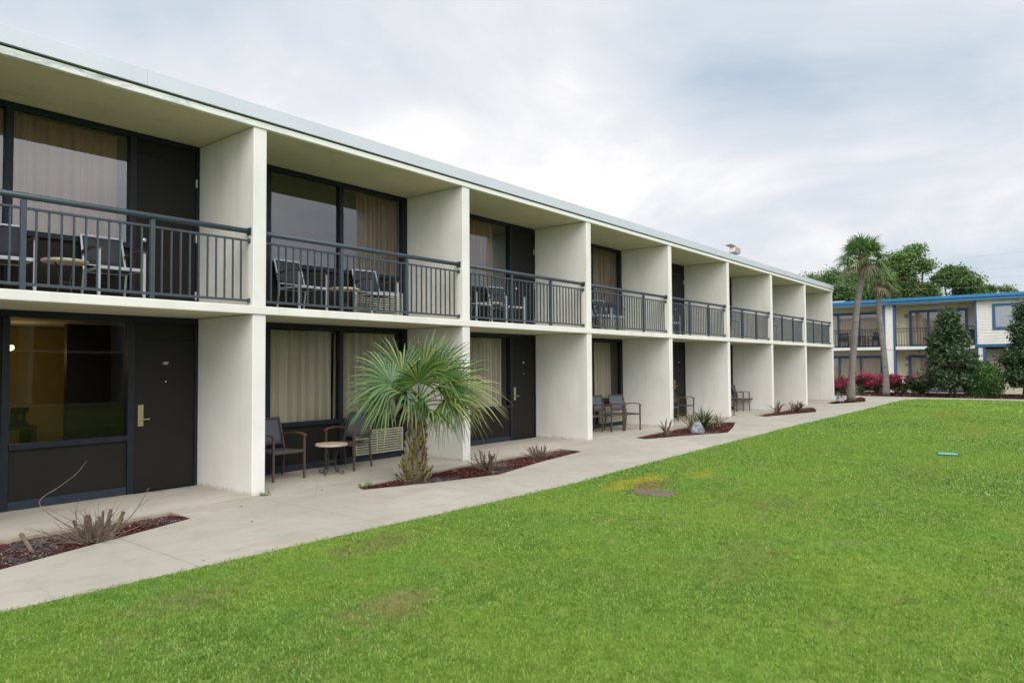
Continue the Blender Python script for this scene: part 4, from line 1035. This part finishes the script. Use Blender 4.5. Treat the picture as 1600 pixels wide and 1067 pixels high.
def laps(x, y0, y1, z0, z1, m, nm):
    mb = MB(); z = z0
    while z < z1 - .02:
        e = min(z + .15, z1)
        mb.v += [(x - .022, y0, z), (x - .022, y1, z), (x - .004, y1, e), (x - .004, y0, e), (x + .01, y0, z), (x + .01, y1, z)]
        n = len(mb.v) - 6; mb.f += [(n, n + 1, n + 2, n + 3), (n + 4, n + 5, n + 1, n)]; z += .15
    mb.build(nm, m, far)
laps(XF - .003, -16.5, -4.49, 2.66, 5.0, M['siding_w'], 'lap_boards'); laps(XW - .003, -4.37, 13, 2.6, 5.0, M['siding'], 'lap_boards'); laps(XW - .003, -4.37, 13, 0, 2.42, M['siding'], 'lap_boards')
for y0, y1, z0, z1, m, nm in ((-.50, -.06, 0, 5.0, 'siding_w', 'column'), (-4.50, -4.38, 0, 5.0, 'blue', 'corner_post'), (-4.72, -4.52, 0, 2.495, 'siding_w', 'column')):
    MB().box(XF, XF + .45, y0, y1, z0, z1).build(nm, M[m], far)
for y in (-.06, -.56): MB().box(XF - .02, XF + .35, y, y + .11, 0, 5.0).build('column_trim', M['blue'], far, .004)
MB().box(XF - .02, XF + .3, -4.84, -4.725, 0, 2.495).build('column_trim', M['blue'], far, .004)
def slider(y0, y1, z0, z1, n, x, handle=False):
    fr = MB(); f = .14
    fr.box(x - .06, x + .02, y0, y1, z1 - f, z1); fr.box(x - .06, x + .02, y0, y1, z0, z0 + .09)
    step = (y1 - y0) / n
    for k in range(n + 1):
        w = .13 if k in (0, n) else .10; c = y0 + step * k
        a = min(max(c - w / 2, y0 + (w / 2 if k == n and False else 0)), y1 - w); fr.box(x - .063, x + .018, a, a + w, z0 + .002, z1 - .002)
    w_ = fr.build('sliding_door', M['blue2'], far, .004)
    for k in range(n):
        p = MB(); p.quad((x - .01, y0 + step * k, z0), (x - .01, y0 + step * (k + 1), z0), (x - .01, y0 + step * (k + 1), z1), (x - .01, y0 + step * k, z1)); p.build('pane', M['glass'], w_)
    return w_
def far_curtain(y0, y1, z0, z1, x, label):
    mb = MB(); n = int((y1 - y0) / .03); cs = []
    for k in range(n + 1):
        y = y0 + (y1 - y0) * k / n; w = .02 * math.sin(y * 38 + math.sin(y * 7)); cs.append(len(mb.v)); mb.v += [(x + w, y, z0), (x + w, y, z1)]
    for a, b in zip(cs, cs[1:]): mb.f.append((a, b, b + 1, a + 1))
    tag(mb.build('curtain', M['curt_far'], None, smooth=True), label, 'curtain', 'curtains in the blue framed windows')
# openings are panels standing proud of the wall: a dark reveal, curtain and glass in front of it
for y0, y1, z0, z1, n, lab in ((.36, 3.9, 2.60, 4.72, 3, 'taupe curtains behind the triple upstairs blue window left of the column'), (-3.98, -1.13, 2.60, 4.70, 3, 'taupe curtains behind the upstairs blue sliding door right of the column'),
                          (.30, 3.9, .05, 2.12, 3, 'taupe curtains behind the triple ground floor blue window, partly behind flowers'), (-3.9, -1.05, .05, 2.12, 3, 'taupe curtains behind the ground floor blue sliding door behind the magnolia')):
    MB().box(XW - .045, XW - .028, y0 + .01, y1 - .01, z0 + .01, z1 - .01).build('reveal', M['acdark'], far)
    slider(y0, y1, z0, z1, n, XW - .16)
    far_curtain(y0 + .05, y1 - .05, z0 + .06, z1 - .10, XW - .08, lab)
MB().box(XF - .045, XF - .028, -8.6, -5.17, 3.40, 4.80).build('window_frame', M['blue'], far, .004)
for a, b in ((-6.80, -5.32), (-8.45, -6.95)):
    MB().box(XF - .055, XF - .046, a, b, 3.55, 4.64).build('blind', M['blind'], far)
    p = MB(); p.quad((XF - .062, a, 3.55), (XF - .062, b, 3.55), (XF - .062, b, 4.64), (XF - .062, a, 4.64)); p.build('pane', M['glass'], far)
def far_rail(y0, y1):
    mb = MB(); x = XF + .12
    rl = MB().box(x - .02, x + .02, y0, y1, 3.62, 3.66).build('railing', M['black'], far)
    MB().box(x - .015, x + .015, y0, y1, 3.46, 3.485).box(x - .015, x + .015, y0, y1, 2.68, 2.705).build('cross_rail', M['black'], rl)
    n = int((y1 - y0) / .135)
    bm_ = MB().box(-.010, .010, -.010, .010, 2.598, 3.62).mesh('baluster', M['black'])
    for k in range(n + 1):
        o = link_mesh('baluster', bm_, rl, (x, y0 + (y1 - y0) * k / n, 0))
far_rail(.07, 4.2); far_rail(-4.36, -.58)
for z in (4.40, 1.95):
    q = MB().box(XW - .05, XW - .003, -1.02, -.86, z - .12, z + .10); q.lathe([(.05, -.02), (.09, .05), (.03, .12)], 10, (XW - .10, -.94, z)); q.build('wall_lamp', M['lampgrey'], far)
MB().box(XW - .04, XW - .027, -1.06, -.86, 1.50, 1.62).build('number_plate', M['lampgrey'], far)
MB().box(XF + .3, XF + 1.2, 2.2, 3.0, 5.252, 5.42).build('roof_hatch', M['white'], far, .02)
# furniture over there
protoW = make_chair('white plastic patio chair behind the bougainvillea', M['white'], M['white'], M['white'], (43.95, -1.1, 0), R(-90))
bk = M['black']
for x, y, rot, l in ((45.62, 2.35, -80, 'black chair at the left on the far balcony behind the palm trunk'), (45.62, .62, -100, 'black chair at the right on the far balcony by the column'), (45.66, -4.0, -95, 'black chair at the right end of the far balcony behind the magnolia')):
    make_chair(l, bk, bk, bk, (x, y, 2.596), R(rot))
tf = thing('balcony_table', 'black table between two chairs on the far balcony', 'table', (45.6, 1.5, 2.596))
MB().box(-.3, .3, -.33, .33, .66, .70).build('tabletop', bk, tf)
for sx in (-1, 1):
    for sy in (-1, 1): MB().box(sx * .25 - .02, sx * .25 + .02, sy * .28 - .02, sy * .28 + .02, 0, .658).build('leg', bk, tf)
# power lines across the trees
for k, (x, za, zb, l) in enumerate(((60, 9.35, 9.0, 'highest'), (60, 8.35, 8.0, 'second'), (60, 7.65, 7.9, 'third'), (60, 7.0, 7.35, 'lowest'))):
    pts = [(x, y, za + (zb - za) * (y + 6) / 12 - .25 * (1 - ((y + 0) / 40) ** 2) + .25) for y in np.linspace(-45, 45, 31)]
    tag(MB().tube(pts, .007, 4).build('power_line', M['lampgrey']), l + ' of the thin power lines crossing the trees', 'power line', 'power lines')

# opposite wing, seen mirrored in the ground-floor windows
opp = thing('opposite_wing', 'white two storey wing across the lawn, seen mirrored in the ground floor windows', 'building', (44, -26, 0), PI)
for i in range(0, 11):
    MB().box(i * S, i * S + T, 0, 4, -.1, 2.4).box(i * S, i * S + T, 0, 4, 2.511, Z3).build('partition_wall', M['stucco'], opp)
MB().box(-.05, 10 * S + .3, -.02, 4, 2.402, 2.509).build('balcony_slab', M['stucco2'], opp)
MB().box(-.05, 10 * S + .3, -.02, 4, Z3 + .002, 5.2).build('roof_fascia', M['stucco2'], opp)
MB().box(-.05, 10 * S + .3, D, 4.1, 0, 2.40).box(-.05, 10 * S + .3, D, 4.1, 2.512, Z3).build('window_wall', M['panel'], opp)

# ---------------------------------------------------------------- camera
f, yaw, pitch, roll = 1090.2, 0.6769, 0.0331, -0.0059
fw = Vector((math.cos(yaw) * math.cos(pitch), math.sin(yaw) * math.cos(pitch), math.sin(pitch)))
rv = Vector((math.sin(yaw), -math.cos(yaw), 0)); uv = rv.cross(fw)
r2 = rv * math.cos(roll) + uv * math.sin(roll); u2 = -rv * math.sin(roll) + uv * math.cos(roll)
cam = bpy.data.cameras.new('camera'); co = bpy.data.objects.new('camera', cam); COL.objects.link(co)
mw = Matrix((r2, u2, -fw)).transposed().to_4x4(); mw.translation = Vector(CAM); co.matrix_world = mw
cam.sensor_width = 36; cam.lens = f / 1600 * 36; cam.clip_end = 2000
cam.dof.use_dof = True; cam.dof.focus_distance = 11.5; cam.dof.aperture_fstop = 2.4
sc.camera = co

# ---------------------------------------------------------------- light
SUN_EL, SUN_AZ = R(46), Vector((-.80, -1, 0)).normalized()
sun_dir = Vector((SUN_AZ.x * math.cos(SUN_EL), SUN_AZ.y * math.cos(SUN_EL), math.sin(SUN_EL)))
sl = bpy.data.lights.new('sun', 'SUN'); sl.energy = 1.2; sl.angle = R(50); sl.color = (1, .95, .88)
so = bpy.data.objects.new('sun', sl); COL.objects.link(so); so.rotation_euler = sun_dir.to_track_quat('Z', 'Y').to_euler()
SKY_SEED = 5.4
w = bpy.data.worlds.new('World'); sc.world = w; w.use_nodes = True; nt = w.node_tree; nt.nodes.clear()
out = nt.nodes.new('ShaderNodeOutputWorld')
sky = nt.nodes.new('ShaderNodeTexSky'); sky.sky_type = 'NISHITA'; sky.sun_disc = False; sky.sun_elevation = SUN_EL
sky.sun_rotation = math.atan2(SUN_AZ.x, SUN_AZ.y); sky.dust_density = 2.0
bs = nt.nodes.new('ShaderNodeBackground'); bs.inputs[1].default_value = .10; nt.links.new(sky.outputs[0], bs.inputs[0])
tc = nt.nodes.new('ShaderNodeTexCoord'); sp = nt.nodes.new('ShaderNodeSeparateXYZ'); nt.links.new(tc.outputs['Generated'], sp.inputs[0])
zc = math_n(nt, 'ADD', math_n(nt, 'MAXIMUM', sp.outputs[2], 0.0), .22)
cb = nt.nodes.new('ShaderNodeCombineXYZ'); cb.inputs[2].default_value = SKY_SEED; nt.links.new(math_n(nt, 'DIVIDE', sp.outputs[0], zc), cb.inputs[0]); nt.links.new(math_n(nt, 'DIVIDE', sp.outputs[1], zc), cb.inputs[1])
n1 = noise(nt, 1.15, 6, .52, .5, vec=cb.outputs[0]); n2 = noise(nt, .55, 3, .5, .2, vec=cb.outputs[0]); n3 = noise(nt, 3.2, 5, .5, .4, vec=cb.outputs[0])
mixf = math_n(nt, 'ADD', math_n(nt, 'ADD', math_n(nt, 'MULTIPLY', n1.outputs[0], .55), math_n(nt, 'MULTIPLY', n2.outputs[0], .35)), math_n(nt, 'MULTIPLY', n3.outputs[0], .10))
cr = ramp(nt, [(.36, (.47, .57, .69)), (.43, (.63, .69, .77)), (.52, (.80, .81, .845)), (.61, (1.06, 1.03, 1.01))]); nt.links.new(mixf, cr.inputs[0])
bc = nt.nodes.new('ShaderNodeBackground'); nt.links.new(cr.outputs[0], bc.inputs[0])
# thin cloud glows round the hidden sun, behind the camera
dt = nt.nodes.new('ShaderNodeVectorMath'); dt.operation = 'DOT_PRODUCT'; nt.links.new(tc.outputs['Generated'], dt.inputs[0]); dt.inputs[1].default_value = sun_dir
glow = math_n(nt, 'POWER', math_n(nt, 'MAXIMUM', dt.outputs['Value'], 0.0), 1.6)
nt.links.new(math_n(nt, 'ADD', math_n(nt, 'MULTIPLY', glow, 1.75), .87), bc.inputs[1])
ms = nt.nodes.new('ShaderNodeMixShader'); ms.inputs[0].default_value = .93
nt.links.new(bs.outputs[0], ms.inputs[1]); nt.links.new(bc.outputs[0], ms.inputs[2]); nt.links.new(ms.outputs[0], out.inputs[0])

vs = sc.view_settings; vs.view_transform = 'Standard'; vs.look = 'None'; vs.exposure = 0.32; vs.gamma = 1.0; vs.use_curve_mapping = False
sc.cycles.use_denoising = True
sc.cycles.max_bounces = 10; sc.cycles.diffuse_bounces = 5; sc.cycles.glossy_bounces = 4; sc.cycles.transparent_max_bounces = 12
sc.cycles.sample_clamp_indirect = 6
